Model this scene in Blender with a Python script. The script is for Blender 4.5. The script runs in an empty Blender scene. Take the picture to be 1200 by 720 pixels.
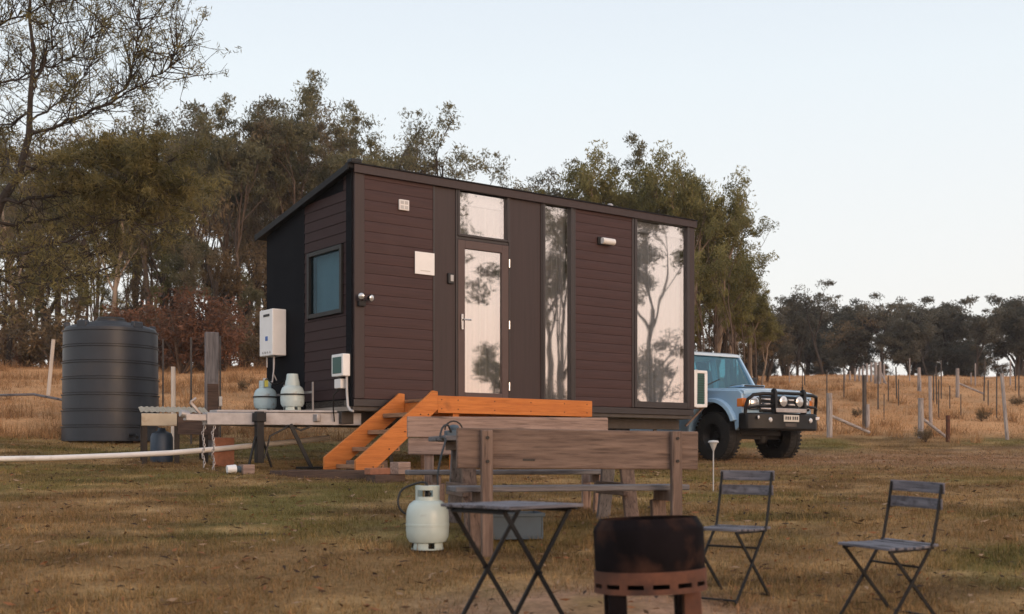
import bpy, bmesh, math, random
import numpy as np
from mathutils import Vector, Matrix, Euler
R = math.radians
random.seed(7); RNG = np.random.default_rng(7)
S = bpy.context.scene
COL = S.collection
# ------------------------------------------------------------------ camera model (level camera with a vertical lens shift)
F = 1385.; CZ = 1.6; HV = 533.
def at(u, v, Y): return Vector(((u-600)/F*Y, Y, CZ+(HV-v)/F*Y))
# ------------------------------------------------------------------ noise + terrain
_T = np.random.default_rng(3).random((256, 256))
def vnoise(x, y):
    x = np.asarray(x, float); y = np.asarray(y, float)
    xi = np.floor(x).astype(int); yi = np.floor(y).astype(int); fx = x-xi; fy = y-yi
    fx = fx*fx*(3-2*fx); fy = fy*fy*(3-2*fy)
    g = lambda a, b: _T[a & 255, b & 255]
    return (g(xi, yi)*(1-fx)+g(xi+1, yi)*fx)*(1-fy)+(g(xi, yi+1)*(1-fx)+g(xi+1, yi+1)*fx)*fy
def fbm(x, y, o=3):
    s = 0; a = 1; t = 0
    for i in range(o):
        s = s+a*vnoise(np.asarray(x)*2**i+17*i, np.asarray(y)*2**i+31*i); t += a; a *= .5
    return s/t
_ys = np.linspace(-130, 520, 6501)
def _prof(tab):
    z = np.interp(_ys, [a for a, b in tab], [b for a, b in tab])
    k = np.hanning(41); k /= k.sum()
    zz = np.convolve(np.pad(z, 20, mode='edge'), k, 'valid')
    return zz
_ZL = _prof([(-130,-5),(-30,-2.2),(0,-.1),(4,.32),(6,.53),(8,.76),(10,.97),(15,1.33),(18,1.56),(21,1.86),(26,2.6),(32,3.5),(40,4.5),(50,5.25),(70,6.3),(120,8),(520,14)])
_ZR = _prof([(-130,-5),(-30,-2.2),(0,-.1),(4,.32),(6,.53),(8,.76),(10,.97),(15,1.31),(18,1.40),(21,1.50),(24,1.68),(27,2.0),(35,3.0),(45,4.25),(52,5.0),(60,5.5),(70,5.75),(90,5.9),(520,9)])
def gz(x, y):
    x = np.asarray(x, float); y = np.asarray(y, float)
    t = np.clip((x+6)/11, 0, 1); t = t*t*(3-2*t)
    z = np.interp(y, _ys, _ZL)*(1-t)+np.interp(y, _ys, _ZR)*t
    far = np.clip((y-17)/10, 0, 1)
    return z+(fbm(x*.35, y*.35, 2)-.5)*(.05+.22*far)
def G(x, y): return float(gz(x, y))
def hit(u, v):
    """where the sight line through a photo pixel meets the ground"""
    Y = 5.
    while Y < 120:
        p = at(u, v, Y)
        if p.z <= G(p.x, p.y): return Vector((p.x, p.y, G(p.x, p.y)))
        Y += .05
    return at(u, v, 60)
# ------------------------------------------------------------------ materials
def NT(name):
    m = bpy.data.materials.new(name); m.use_nodes = True
    nt = m.node_tree; nt.nodes.clear()
    return m, nt, nt.nodes, nt.links
def principled(name, col, rough=.6, metal=0, var=.25, scale=6., stretch=(1,1,1), bump=0., spec=.5, col2=None, coat=0., detail=6, rvar=.12, dirt=None):
    """base colour varied by noise in the object's own space"""
    m, nt, N, L = NT(name)
    out = N.new('ShaderNodeOutputMaterial'); b = N.new('ShaderNodeBsdfPrincipled'); L.new(b.outputs[0], out.inputs[0])
    tc = N.new('ShaderNodeTexCoord'); mp = N.new('ShaderNodeMapping'); mp.inputs['Scale'].default_value = stretch
    L.new(tc.outputs['Object'], mp.inputs[0])
    no = N.new('ShaderNodeTexNoise'); no.inputs['Scale'].default_value = scale; no.inputs['Detail'].default_value = detail; no.inputs['Roughness'].default_value = .62
    L.new(mp.outputs[0], no.inputs['Vector'])
    cr = N.new('ShaderNodeValToRGB'); L.new(no.outputs['Fac'], cr.inputs[0])
    c2 = col2 or tuple(c*(1+var) for c in col); c1 = tuple(c*(1-var) for c in col)
    cr.color_ramp.elements[0].position = .3; cr.color_ramp.elements[0].color = (*c1, 1)
    cr.color_ramp.elements[1].position = .7; cr.color_ramp.elements[1].color = (*c2, 1)
    src = cr.outputs[0]
    if dirt:
        n2 = N.new('ShaderNodeTexNoise'); n2.inputs['Scale'].default_value = dirt[1]; n2.inputs['Detail'].default_value = 5
        L.new(tc.outputs['Object'], n2.inputs['Vector'])
        r2 = N.new('ShaderNodeValToRGB'); L.new(n2.outputs['Fac'], r2.inputs[0])
        r2.color_ramp.elements[0].position = dirt[2]; r2.color_ramp.elements[0].color = (0,0,0,1)
        r2.color_ramp.elements[1].position = dirt[2]+.15; r2.color_ramp.elements[1].color = (1,1,1,1)
        mx = N.new('ShaderNodeMix'); mx.data_type = 'RGBA'; L.new(r2.outputs[0], mx.inputs[0]); L.new(src, mx.inputs[6]); mx.inputs[7].default_value = (*dirt[0], 1)
        src = mx.outputs[2]
    L.new(src, b.inputs['Base Color'])
    mr = N.new('ShaderNodeMapRange'); L.new(no.outputs['Fac'], mr.inputs[0]); mr.inputs[3].default_value = max(0, rough-rvar); mr.inputs[4].default_value = min(1, rough+rvar)
    L.new(mr.outputs[0], b.inputs['Roughness'])
    b.inputs['Metallic'].default_value = metal; b.inputs['Specular IOR Level'].default_value = spec
    b.inputs['Coat Weight'].default_value = coat
    if bump:
        bp = N.new('ShaderNodeBump'); bp.inputs['Strength'].default_value = bump; bp.inputs['Distance'].default_value = .01
        L.new(no.outputs['Fac'], bp.inputs['Height']); L.new(bp.outputs[0], b.inputs['Normal'])
    return m
def wood(name, c1, c2, axis, rough=.75, scale=9., bump=.5, dark=None, crack=.35):
    if 'pine' in name: crack = .72
    st = [9, 9, 9]; st[axis] = .7
    m = principled(name, c1, rough, 0, 0, scale*.35, tuple(st), bump, .3, None, 0, 8, .1, dark)
    for n in m.node_tree.nodes:
        if n.type == 'VALTORGB' and n.color_ramp.elements[0].position < .31 and abs(n.color_ramp.elements[1].position-.7) < .01:
            n.color_ramp.elements[0].color = (*c1, 1); n.color_ramp.elements[1].color = (*c2, 1)
            break
    nt = m.node_tree; N = nt.nodes; L = nt.links
    b = next(n for n in N if n.type == 'BSDF_PRINCIPLED'); tc = next(n for n in N if n.type == 'TEX_COORD')
    src = b.inputs['Base Color'].links[0].from_socket
    mp = N.new('ShaderNodeMapping'); s2 = [14, 14, 14]; s2[axis] = .55; mp.inputs['Scale'].default_value = s2; L.new(tc.outputs['Object'], mp.inputs[0])
    no = N.new('ShaderNodeTexNoise'); no.inputs['Scale'].default_value = 6.5; no.inputs['Detail'].default_value = 4; L.new(mp.outputs[0], no.inputs['Vector'])
    cr = N.new('ShaderNodeValToRGB'); cr.color_ramp.elements[0].position = .30; cr.color_ramp.elements[0].color = (crack, crack, crack, 1); cr.color_ramp.elements[1].position = .44; cr.color_ramp.elements[1].color = (1,1,1,1)
    L.new(no.outputs['Fac'], cr.inputs[0])
    mx = N.new('ShaderNodeMix'); mx.data_type = 'RGBA'; mx.blend_type = 'MULTIPLY'; mx.inputs[0].default_value = 1; L.new(src, mx.inputs[6]); L.new(cr.outputs[0], mx.inputs[7]); L.new(mx.outputs[2], b.inputs['Base Color'])
    return m
M = {}
M['siding'] = principled('siding_boards', (.052,.025,.023), .52, 0, .3, 5, (.4,16,16), .12, .26, dirt=((.062,.033,.030), 1.1, .6))
M['panel'] = principled('smooth_cladding', (.040,.026,.026), .47, 0, .16, 3, (9,9,.35), 0, .36)
M['trimdark'] = principled('dark_trim', (.030,.024,.025), .45, 0, .12, 4, bump=0)
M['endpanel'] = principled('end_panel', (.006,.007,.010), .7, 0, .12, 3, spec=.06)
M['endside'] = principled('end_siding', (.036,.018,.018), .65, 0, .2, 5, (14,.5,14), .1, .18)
M['roof'] = principled('roof_steel', (.010,.010,.012), .6, 0, .15, 4, spec=.2)
M['doorframe'] = principled('door_frame', (.075,.046,.042), .45, 0, .1, 4)
M['black'] = principled('black_metal', (.010,.010,.011), .5, .1, .25, 12, spec=.35)
M['blackplastic'] = principled('black_plastic', (.014,.014,.015), .55, 0, .25, 12)
M['rubber'] = principled('rubber', (.013,.013,.013), .8, 0, .35, 20, bump=.3, dirt=((.06,.045,.033), 4, .56))
M['hose'] = principled('hose_rubber', (.01,.01,.01), .5, 0, .2, 12)
M['white'] = principled('white_enamel', (.80,.80,.80), .4, 0, .05, 5)
M['whitepaint'] = principled('white_paint', (.75,.74,.73), .5, 0, .05, 5)
M['greyplastic'] = principled('grey_plastic', (.45,.45,.45), .5, 0, .08, 6)
M['greenbox'] = principled('green_box', (.03,.10,.09), .5, 0, .1, 6)
M['galv'] = principled('galvanised_steel', (.40,.38,.38), .45, .45, .18, 9, bump=.05, dirt=((.25,.2,.17), 5, .6))
M['darkgalv'] = principled('grimy_steel', (.07,.06,.055), .6, .2, .3, 6)
M['chrome'] = principled('bright_steel', (.6,.6,.6), .22, 1, .1, 8)
M['gas'] = principled('gas_bottle_paint', (.47,.55,.52), .35, 0, .08, 4, spec=.5, dirt=((.30,.29,.25), 7, .64))
M['gasblue'] = principled('gas_bottle_old_paint', (.40,.52,.55), .38, 0, .12, 4, dirt=((.2,.19,.17), 8, .6))
M['gaspale'] = principled('gas_bottle_pale_paint', (.47,.56,.56), .36, 0, .1, 4, dirt=((.26,.25,.22), 8, .63))
M['yellow'] = principled('yellow_tag', (.65,.62,.12), .6, 0, .05, 5)
M['pineX'] = wood('treated_pine_along', (.42,.125,.026), (.60,.21,.05), 0, .6, 9, .45, ((.20,.075,.025), 2.6, .66))
M['pineZ'] = wood('treated_pine_upright', (.42,.125,.026), (.60,.21,.05), 2, .6, 9, .45, ((.20,.075,.025), 2.6, .66))
M['pineY'] = wood('treated_pine_across', (.40,.13,.028), (.56,.21,.052), 1, .6, 9, .45, ((.20,.075,.025), 2.6, .66))
M['tread'] = wood('stair_tread', (.21,.115,.065), (.40,.23,.135), 1, .75, 9, .4)
for k, a in (('X', 0), ('Y', 1), ('Z', 2)):
    M['old'+k] = wood('weathered_timber_'+'xyz'[a], (.090,.060,.048), (.235,.165,.13), a, .82, 10, .8, ((.045,.03,.024), 2.2, .62))
    M['pale'+k] = wood('bleached_timber_'+'xyz'[a], (.20,.135,.108), (.40,.285,.235), a, .82, 10, .8, ((.09,.06,.05), 2.5, .64))
    M['grey'+k] = wood('silvered_timber_'+'xyz'[a], (.095,.09,.095), (.22,.21,.22), a, .8, 10, .7, ((.06,.055,.055), 3, .6))
    M['post'+k] = wood('fence_timber_'+'xyz'[a], (.22,.19,.18), (.48,.43,.40), a, .85, 10, .7, ((.09,.07,.07), 4, .6))
M['sleeper'] = wood('sleeper', (.05,.033,.027), (.13,.085,.065), 0, .85, 10, .8)
M['brick'] = principled('brick', (.30,.13,.075), .85, 0, .25, 14, bump=.4)
M['bistro'] = wood('bistro_slats', (.075,.072,.085), (.22,.21,.235), 0, .75, 12, .6, ((.04,.036,.038), 7, .55))
M['drum'] = principled('burnt_steel', (.0075,.0055,.0065), .75, 0, .5, 5, bump=.3, spec=.06, dirt=((.048,.023,.016), 4.2, .53))
M['rust'] = principled('rusty_steel', (.105,.040,.022), .8, .1, .4, 9, bump=.4, dirt=((.04,.018,.013), 5, .55))
M['ash'] = principled('ash', (.05,.048,.045), .95, 0, .4, 20, bump=.5)
M['tank'] = principled('tank_polymer', (.030,.036,.047), .42, 0, .14, 3, spec=.35, dirt=((.042,.043,.049), 1.6, .58))
M['pvc'] = principled('pvc_pipe', (.70,.67,.64), .5, 0, .08, 4, dirt=((.42,.37,.32), 3, .66))
M['beige'] = principled('cream_roof_sheet', (.42,.36,.27), .5, .1, .12, 5, dirt=((.2,.13,.08), 4, .6))
M['bluedrum'] = principled('blue_plastic', (.035,.06,.10), .5, 0, .2, 5)
M['bluecrate'] = principled('blue_grey_crate', (.055,.085,.115), .6, 0, .2, 5)
M['carblue'] = principled('car_paint', (.34,.53,.72), .3, .0, .04, 3, spec=.5, coat=.5, rvar=.03, dirt=((.32,.44,.54), 2.2, .62))
M['carwhite'] = principled('car_roof_paint', (.55,.62,.66), .3, 0, .04, 3, coat=.4)
M['tyre'] = principled('tyre_rubber', (.014,.014,.014), .8, 0, .3, 18, bump=.3, dirt=((.045,.036,.028), 5, .55))
M['plate'] = principled('number_plate', (.55,.53,.48), .5, 0, .05, 5)
M['ink'] = principled('dark_ink', (.03,.03,.035), .6, 0, .1, 5)
M['amber'] = principled('amber_lens', (.75,.20,.02), .25, 0, .1, 6, spec=.6)
M['curtain'] = principled('sheer_curtain', (.40,.43,.47), .9, 0, .08, 3, (12,12,.3))
M['net'] = principled('grey_net', (.34,.345,.36), .9, 0, .1, 3, (12,12,.3))
M['blindteal'] = principled('teal_blind', (.13,.165,.18), .8, 0, .1, 3)
M['room'] = principled('room_lining', (.30,.26,.22), .8, 0, .1, 3)
M['lens'] = principled('lamp_lens', (.58,.60,.62), .15, .6, .05, 8)
M['blueink'] = principled('blue_badge', (.03,.12,.40), .5, 0, .05, 5)
M['paletext'] = principled('pale_grey_print', (.55,.53,.5), .6, 0, .02, 5)
M['picket'] = principled('star_picket_steel', (.10,.085,.075), .75, .2, .4, 8)
M['pvcwhite'] = principled('white_stake', (.62,.55,.48), .6, 0, .1, 5)
def glass(name, refl, tint, rough=0.0, gcol=(.96,.95,.94)):
    m, nt, N, L = NT(name)
    out = N.new('ShaderNodeOutputMaterial'); mx = N.new('ShaderNodeMixShader'); t = N.new('ShaderNodeBsdfTransparent'); g = N.new('ShaderNodeBsdfGlossy')
    t.inputs[0].default_value = (*tint, 1); g.inputs['Roughness'].default_value = rough; g.inputs['Color'].default_value = (*gcol, 1)
    tc = N.new('ShaderNodeTexCoord'); no = N.new('ShaderNodeTexNoise'); no.inputs['Scale'].default_value = 1.3; no.inputs['Detail'].default_value = 1
    bp = N.new('ShaderNodeBump'); bp.inputs['Strength'].default_value = .10; bp.inputs['Distance'].default_value = .02
    L.new(tc.outputs['Object'], no.inputs['Vector']); L.new(no.outputs['Fac'], bp.inputs['Height']); L.new(bp.outputs[0], g.inputs['Normal'])
    fr = N.new('ShaderNodeLayerWeight'); fr.inputs[0].default_value = .5
    pw = N.new('ShaderNodeMath'); pw.operation = 'POWER'; L.new(fr.outputs['Facing'], pw.inputs[0]); pw.inputs[1].default_value = 5
    ad = N.new('ShaderNodeMath'); ad.operation = 'MULTIPLY_ADD'; ad.use_clamp = True; L.new(pw.outputs[0], ad.inputs[0]); ad.inputs[1].default_value = .9; ad.inputs[2].default_value = refl+.05
    L.new(ad.outputs[0], mx.inputs[0]); L.new(t.outputs[0], mx.inputs[1]); L.new(g.outputs[0], mx.inputs[2]); L.new(mx.outputs[0], out.inputs[0])
    return m
M['glass'] = glass('coated_glass', .44, (.95,.96,.96), .02)
M['glassend'] = glass('end_window_glass', .0, (.50,.68,.75), 0, (.40,.58,.70))
M['glasscar'] = glass('car_glass', .14, (.25,.50,.55), 0, (.55,.80,.88))
M['glasslamp'] = glass('lamp_glass', .15, (.9,.9,.9))
def leafmat(name, a, b, trans=.42, rough=.55, spec=.25):
    m, nt, N, L = NT(name)
    out = N.new('ShaderNodeOutputMaterial'); at_ = N.new('ShaderNodeAttribute'); at_.attribute_name = 'tint'
    oi = N.new('ShaderNodeObjectInfo')
    md = N.new('ShaderNodeMath'); md.operation = 'MULTIPLY_ADD'; L.new(oi.outputs['Random'], md.inputs[0]); md.inputs[1].default_value = .3; L.new(at_.outputs['Fac'], md.inputs[2])
    sb = N.new('ShaderNodeMath'); sb.operation = 'SUBTRACT'; L.new(md.outputs[0], sb.inputs[0]); sb.inputs[1].default_value = .15; sb.use_clamp = True
    cr = N.new('ShaderNodeValToRGB'); cr.color_ramp.elements[0].color = (*a, 1); cr.color_ramp.elements[1].color = (*b, 1)
    L.new(sb.outputs[0], cr.inputs[0])
    p = N.new('ShaderNodeBsdfPrincipled'); p.inputs['Roughness'].default_value = rough; p.inputs['Specular IOR Level'].default_value = spec
    tr = N.new('ShaderNodeBsdfTranslucent'); mx = N.new('ShaderNodeMixShader'); mx.inputs[0].default_value = trans
    L.new(cr.outputs[0], p.inputs['Base Color']); L.new(cr.outputs[0], tr.inputs[0])
    L.new(p.outputs[0], mx.inputs[1]); L.new(tr.outputs[0], mx.inputs[2]); L.new(mx.outputs[0], out.inputs[0])
    return m
M['leaf_gum'] = leafmat('gum_leaves', (.050,.052,.026), (.225,.205,.110))
M['leaf_olive'] = leafmat('olive_gum_leaves', (.062,.064,.022), (.285,.255,.095))
M['leaf_brown'] = leafmat('brownish_gum_leaves', (.062,.052,.030), (.245,.195,.115))
M['leaf_dark'] = leafmat('dark_gum_leaves', (.042,.042,.030), (.150,.135,.095))
M['leaf_feather'] = leafmat('feathery_leaves', (.075,.068,.022), (.31,.255,.10))
M['leaf_red'] = leafmat('rusty_scrub_leaves', (.080,.040,.022), (.27,.13,.075))
M['leaf_scrub'] = leafmat('scrub_leaves', (.07,.055,.03), (.25,.175,.095))
M['blade'] = leafmat('grass_blades', (0,0,0), (1,1,1), .25, .8, .1)
def bladecol(m):
    nt = m.node_tree
    a = nt.nodes.new('ShaderNodeAttribute'); a.attribute_name = 'Col'
    for n in nt.nodes:
        if n.type in ('BSDF_PRINCIPLED',): nt.links.new(a.outputs['Color'], n.inputs['Base Color'])
        if n.type == 'BSDF_TRANSLUCENT': nt.links.new(a.outputs['Color'], n.inputs[0])
bladecol(M['blade'])
M['bark'] = principled('gum_bark', (.10,.074,.058), .85, 0, .35, 3, (3,3,.6), .5, .2, dirt=((.20,.155,.12), 1.1, .56))
M['bark_pale'] = principled('pale_gum_bark', (.26,.20,.15), .8, 0, .3, 2.5, (3,3,.5), .4, .2, dirt=((.11,.075,.055), 1.2, .55))
M['bark_dark'] = principled('dark_bark', (.045,.036,.030), .9, 0, .35, 4, (3,3,.8), .5, .2)
def ground_mat():
    m, nt, N, L = NT('ground_soil_and_turf')
    out = N.new('ShaderNodeOutputMaterial'); b = N.new('ShaderNodeBsdfPrincipled'); L.new(b.outputs[0], out.inputs[0])
    a = N.new('ShaderNodeAttribute'); a.attribute_name = 'Col'
    tc = N.new('ShaderNodeTexCoord'); n1 = N.new('ShaderNodeTexNoise'); n1.inputs['Scale'].default_value = 14; n1.inputs['Detail'].default_value = 10; n1.inputs['Roughness'].default_value = .7
    L.new(tc.outputs['Object'], n1.inputs['Vector'])
    mr = N.new('ShaderNodeMapRange'); L.new(n1.outputs['Fac'], mr.inputs[0]); mr.inputs[1].default_value = .25; mr.inputs[2].default_value = .75; mr.inputs[3].default_value = .5; mr.inputs[4].default_value = 1.45
    mx = N.new('ShaderNodeVectorMath'); mx.operation = 'SCALE'; L.new(a.outputs['Color'], mx.inputs[0]); L.new(mr.outputs[0], mx.inputs['Scale'])
    L.new(mx.outputs[0], b.inputs['Base Color']); b.inputs['Roughness'].default_value = .95; b.inputs['Specular IOR Level'].default_value = .1
    bp = N.new('ShaderNodeBump'); bp.inputs['Strength'].default_value = .7; bp.inputs['Distance'].default_value = .03
    L.new(n1.outputs['Fac'], bp.inputs['Height']); L.new(bp.outputs[0], b.inputs['Normal'])
    return m
M['ground'] = ground_mat()
# ------------------------------------------------------------------ mesh building
class MB:
    def __init__(s): s.v = []; s.f = []; s.m = []
    def add(s, vs, fs, mi=0):
        o = len(s.v); s.v += [tuple(v) for v in vs]; s.f += [tuple(i+o for i in f) for f in fs]; s.m += [mi]*len(fs); return s
    def box(s, c, d, rot=None, mi=0):
        c = Vector(c); q = rot.to_matrix() if isinstance(rot, Euler) else (rot or Matrix.Identity(3))
        vs = [c+q @ Vector((x*d[0]/2, y*d[1]/2, z*d[2]/2)) for x in (-1,1) for y in (-1,1) for z in (-1,1)]
        return s.add(vs, [(0,1,3,2),(4,6,7,5),(0,4,5,1),(2,3,7,6),(0,2,6,4),(1,5,7,3)], mi)
    def span(s, a, b, mi=0):
        return s.box([(a[i]+b[i])/2 for i in range(3)], [abs(b[i]-a[i]) for i in range(3)], None, mi)
    def beam(s, p, q, w, h, up=(0,0,1), mi=0):
        p = Vector(p); q = Vector(q); x = (q-p); l = x.length; x.normalize(); z = Vector(up); y = z.cross(x)
        if y.length < 1e-4: y = Vector((0,1,0)).cross(x)
        y.normalize(); z = x.cross(y)
        return s.box((p+q)/2, (l, w, h), Matrix((x, y, z)).transposed(), mi)
    def tube(s, pts, r, n=8, mi=0, cap=True):
        pts = [Vector(p) for p in pts]; k = len(pts); rr = r if isinstance(r, (list, tuple)) else [r]*k
        vs = []; prev = None
        for i, p in enumerate(pts):
            t = (pts[min(i+1, k-1)]-pts[max(i-1, 0)]).normalized()
            if prev is None:
                a = Vector((0,0,1)) if abs(t.z) < .9 else Vector((1,0,0)); a = (a-t*a.dot(t)).normalized()
            else:
                a = prev-t*prev.dot(t); a = a.normalized() if a.length > 1e-5 else prev
            prev = a; b = t.cross(a)
            vs += [p+(a*math.cos(2*math.pi*j/n)+b*math.sin(2*math.pi*j/n))*rr[i] for j in range(n)]
        fs = [(i*n+j, i*n+(j+1) % n, (i+1)*n+(j+1) % n, (i+1)*n+j) for i in range(k-1) for j in range(n)]
        if cap: fs += [tuple(range(n))[::-1], tuple((k-1)*n+j for j in range(n))]
        return s.add(vs, fs, mi)
    def lathe(s, prof, n=32, c=(0,0,0), mi=0, M3=None, a0=0, a1=None, segs=None):
        c = Vector(c); full = a1 is None; a1 = a1 if a1 is not None else 2*math.pi
        m = n if full else n+1; vs = []
        for r, z in prof:
            for j in range(m):
                t = a0+(a1-a0)*j/n; p = Vector((r*math.cos(t), r*math.sin(t), z)); vs.append(c+(M3 @ p if M3 else p))
        fs = [(i*m+j, i*m+(j+1) % m, (i+1)*m+(j+1) % m, (i+1)*m+j) for i in range(len(prof)-1) for j in range(n)]
        return s.add(vs, fs, mi)
    def prism(s, poly, ext, mi=0):
        e = Vector(ext); n = len(poly); P = [Vector(p) for p in poly]
        return s.add(P+[p+e for p in P], [tuple(range(n))[::-1], tuple(range(n, 2*n))]+[(i, (i+1) % n, (i+1) % n+n, i+n) for i in range(n)], mi)
    def build(s, name, mats, parent=None, bevel=0., seg=2, sharp=35, loc=None, fix=True):
        me = bpy.data.meshes.new(name); me.from_pydata(s.v, [], s.f)
        for m in (mats if isinstance(mats, (list, tuple)) else [mats]): me.materials.append(M[m] if isinstance(m, str) else m)
        me.polygons.foreach_set('material_index', s.m)
        if fix:
            bm = bmesh.new(); bm.from_mesh(me); bmesh.ops.remove_doubles(bm, verts=bm.verts, dist=1e-5); bmesh.ops.recalc_face_normals(bm, faces=bm.faces); bm.to_mesh(me); bm.free()
        me.polygons.foreach_set('use_smooth', [True]*len(me.polygons)); me.set_sharp_from_angle(angle=R(sharp))
        o = bpy.data.objects.new(name, me); COL.objects.link(o)
        if parent: o.parent = parent
        if loc is not None: o.location = loc
        if bevel:
            b = o.modifiers.new('edge', 'BEVEL'); b.width = bevel; b.segments = seg; b.limit_method = 'ANGLE'; b.angle_limit = R(40)
        return o
def tag(o, label, cat, group=None, kind=None):
    o['label'] = label; o['category'] = cat
    if group: o['group'] = group
    if kind: o['kind'] = kind
    return o
def thing(name, label, cat, loc=(0,0,0), rz=0., group=None):
    o = bpy.data.objects.new(name, None); COL.objects.link(o); o.empty_display_size = .1
    o.location = loc; o.rotation_euler = (0, 0, rz)
    return tag(o, label, cat, group)
def copy_tree(o, parent=None):
    c = o.copy(); COL.objects.link(c)
    if parent is not None: c.parent = parent
    for ch in list(o.children): copy_tree(ch, c)
    return c
def mesh_np(name, V, Fc, mats, attrs=None, cols=None, smooth=False):
    V = np.asarray(V, np.float32); Fc = np.asarray(Fc, np.int32); k = Fc.shape[1]
    me = bpy.data.meshes.new(name); me.vertices.add(len(V)); me.vertices.foreach_set('co', V.ravel())
    me.loops.add(Fc.size); me.loops.foreach_set('vertex_index', Fc.ravel())
    me.polygons.add(len(Fc)); me.polygons.foreach_set('loop_start', np.arange(len(Fc), dtype=np.int32)*k)
    try: me.polygons.foreach_set('loop_total', np.full(len(Fc), k, np.int32))
    except Exception: pass
    for a, d in (attrs or {}).items():
        me.attributes.new(a, 'FLOAT', 'POINT').data.foreach_set('value', np.asarray(d, np.float32))
    if cols is not None:
        c = np.ones((len(V), 4), np.float32); c[:, :3] = cols
        me.attributes.new('Col', 'FLOAT_COLOR', 'POINT').data.foreach_set('color', c.ravel())
    for m in mats: me.materials.append(M[m])
    me.update(calc_edges=True); me.validate()
    if smooth: me.polygons.foreach_set('use_smooth', [True]*len(me.polygons))
    return me
def obj(name, me, parent=None):
    o = bpy.data.objects.new(name, me); COL.objects.link(o)
    if parent: o.parent = parent
    return o
# ================================================================== HOUSE frame
HA = Vector((-2.129, 15.811, 2.35)); HY = .6458; HL = 6.43; HW = 2.6; HH = 3.1
hl = Vector((math.cos(HY), math.sin(HY), 0)); hw = Vector((-math.sin(HY), math.cos(HY), 0))
def H2W(x, y, z): return HA+hl*x+hw*y+Vector((0, 0, z))
# ================================================================== GROUND
def dry(x, y):
    """1 on the unmown paddocks, 0 on the mown yard"""
    x = np.asarray(x, float); y = np.asarray(y, float)
    t = np.clip((x+4)/8, 0, 1)
    edge = 20.6*(1-t)+26.2*t+(fbm(x*.5, y*.5)-.5)*3
    return np.clip((y-edge)/2.2, 0, 1)
def ground_cols(x, y):
    n1 = fbm(x*.45, y*.8); n2 = fbm(x*1.7+40, y*2.6+9); n3 = fbm(x*.16+7, y*.2+3)
    d = dry(x, y)[:, None]
    brown = np.array([.25,.15,.066]); olive = np.array([.18,.142,.046]); straw = np.array([.45,.285,.13]); dirt = np.array([.36,.21,.135])
    g = np.clip((n1-.42)/.22, 0, 1)[:, None]; c = brown*(1-g)+olive*g
    s = np.clip((n2-.50)/.25, 0, 1)[:, None]; c = c*(1-.65*s)+straw*.65*s
    dk = np.clip((fbm(x*1.1+71, y*3.4+13)-.52)/.16, 0, 1)[:, None]; c = c*(1-.42*dk)
    # worn track along the right, bare earth round the fire drum
    tr = np.clip(1.3-np.abs(y-(20.5+(x-5)*.10)-(n3-.5)*3)/3.6, 0, 1)*np.clip((x-2)/4, 0, 1)
    fp = np.clip(1.35-np.hypot((x-.45)/1.0, (y-6.95)/.75), 0, 1)*np.clip((n2-.2)/.25, 0, 1)
    b = np.clip(tr*.75+fp*1.3, 0, 1)[:, None]; c = c*(1-b)+dirt*b
    fo = np.array([.54,.285,.13])*(.78+.5*n2[:, None]); fd = np.array([.29,.175,.09])
    q = np.clip((n1-.5)/.25, 0, 1)[:, None]; fo = fo*(1-.6*q)+fd*.6*q
    return c*(1-d)+fo*d
def build_ground():
    xs = np.concatenate([np.linspace(-320, -40, 40), np.arange(-38, -14, .8), np.arange(-14, 14, .16), np.arange(14, 40, .8), np.linspace(40, 320, 40)])
    ys = np.concatenate([np.linspace(-120, -6, 30), np.arange(-5, 4, .5), np.arange(4, 28, .16), np.arange(28, 75, .7), np.linspace(76, 420, 50)])
    X, Y = np.meshgrid(xs, ys); x = X.ravel(); y = Y.ravel()
    z = gz(x, y)+(fbm(x*3.1, y*3.1)-.5)*.035*np.clip((40-np.abs(y))/10, 0, 1)
    nx = len(xs); ny = len(ys)
    i = (np.arange(ny-1)[:, None]*nx+np.arange(nx-1)).ravel()
    o = obj('ground', mesh_np('ground', np.stack([x, y, z], 1), np.stack([i, i+1, i+nx+1, i+nx], 1), ['ground'], cols=ground_cols(x, y), smooth=True))
    o['kind'] = 'structure'; o['label'] = 'sloping dry brown yard and paddock'
build_ground()
def blades(name, label, n, sampler, h, w, lean, colf, keep=None, per=1, spread=0.):
    x, y = sampler(n)
    if keep is not None:
        k = keep(x, y); x = x[k]; y = y[k]
    if per > 1:
        x = np.repeat(x, per)+RNG.normal(0, spread, len(x)*per); y = np.repeat(y, per)+RNG.normal(0, spread, len(y)*per)
    m = len(x); z = gz(x, y)-.012
    hh = h*(.45+RNG.random(m)*1.0); a = RNG.random(m)*2*math.pi; la = RNG.random(m)*2*math.pi; le = lean*RNG.random(m)
    ww = w*(.7+.6*RNG.random(m))
    dx = np.cos(a)*ww/2; dy = np.sin(a)*ww/2
    V = np.empty((m, 3, 3)); V[:, 0] = np.stack([x-dx, y-dy, z], 1); V[:, 1] = np.stack([x+dx, y+dy, z], 1)
    V[:, 2] = np.stack([x+np.cos(la)*hh*le, y+np.sin(la)*hh*le, z+hh*np.sqrt(np.clip(1-(le*.8)**2, .1, 1))], 1)
    c = np.repeat(colf(x, y, m), 3, axis=0)
    o = obj(name, mesh_np(name, V.reshape(-1, 3), np.arange(m*3).reshape(-1, 3), ['blade'], cols=c))
    o['kind'] = 'stuff'; o['label'] = label; o['category'] = 'grass'
def fan(y0, y1, p, u0=-690, u1=690):
    def f(n):
        t = RNG.random(n); y = (y0**p+(y1**p-y0**p)*t)**(1/p)
        return (RNG.random(n)*(u1-u0)+u0)/F*y, y
    return f
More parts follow.
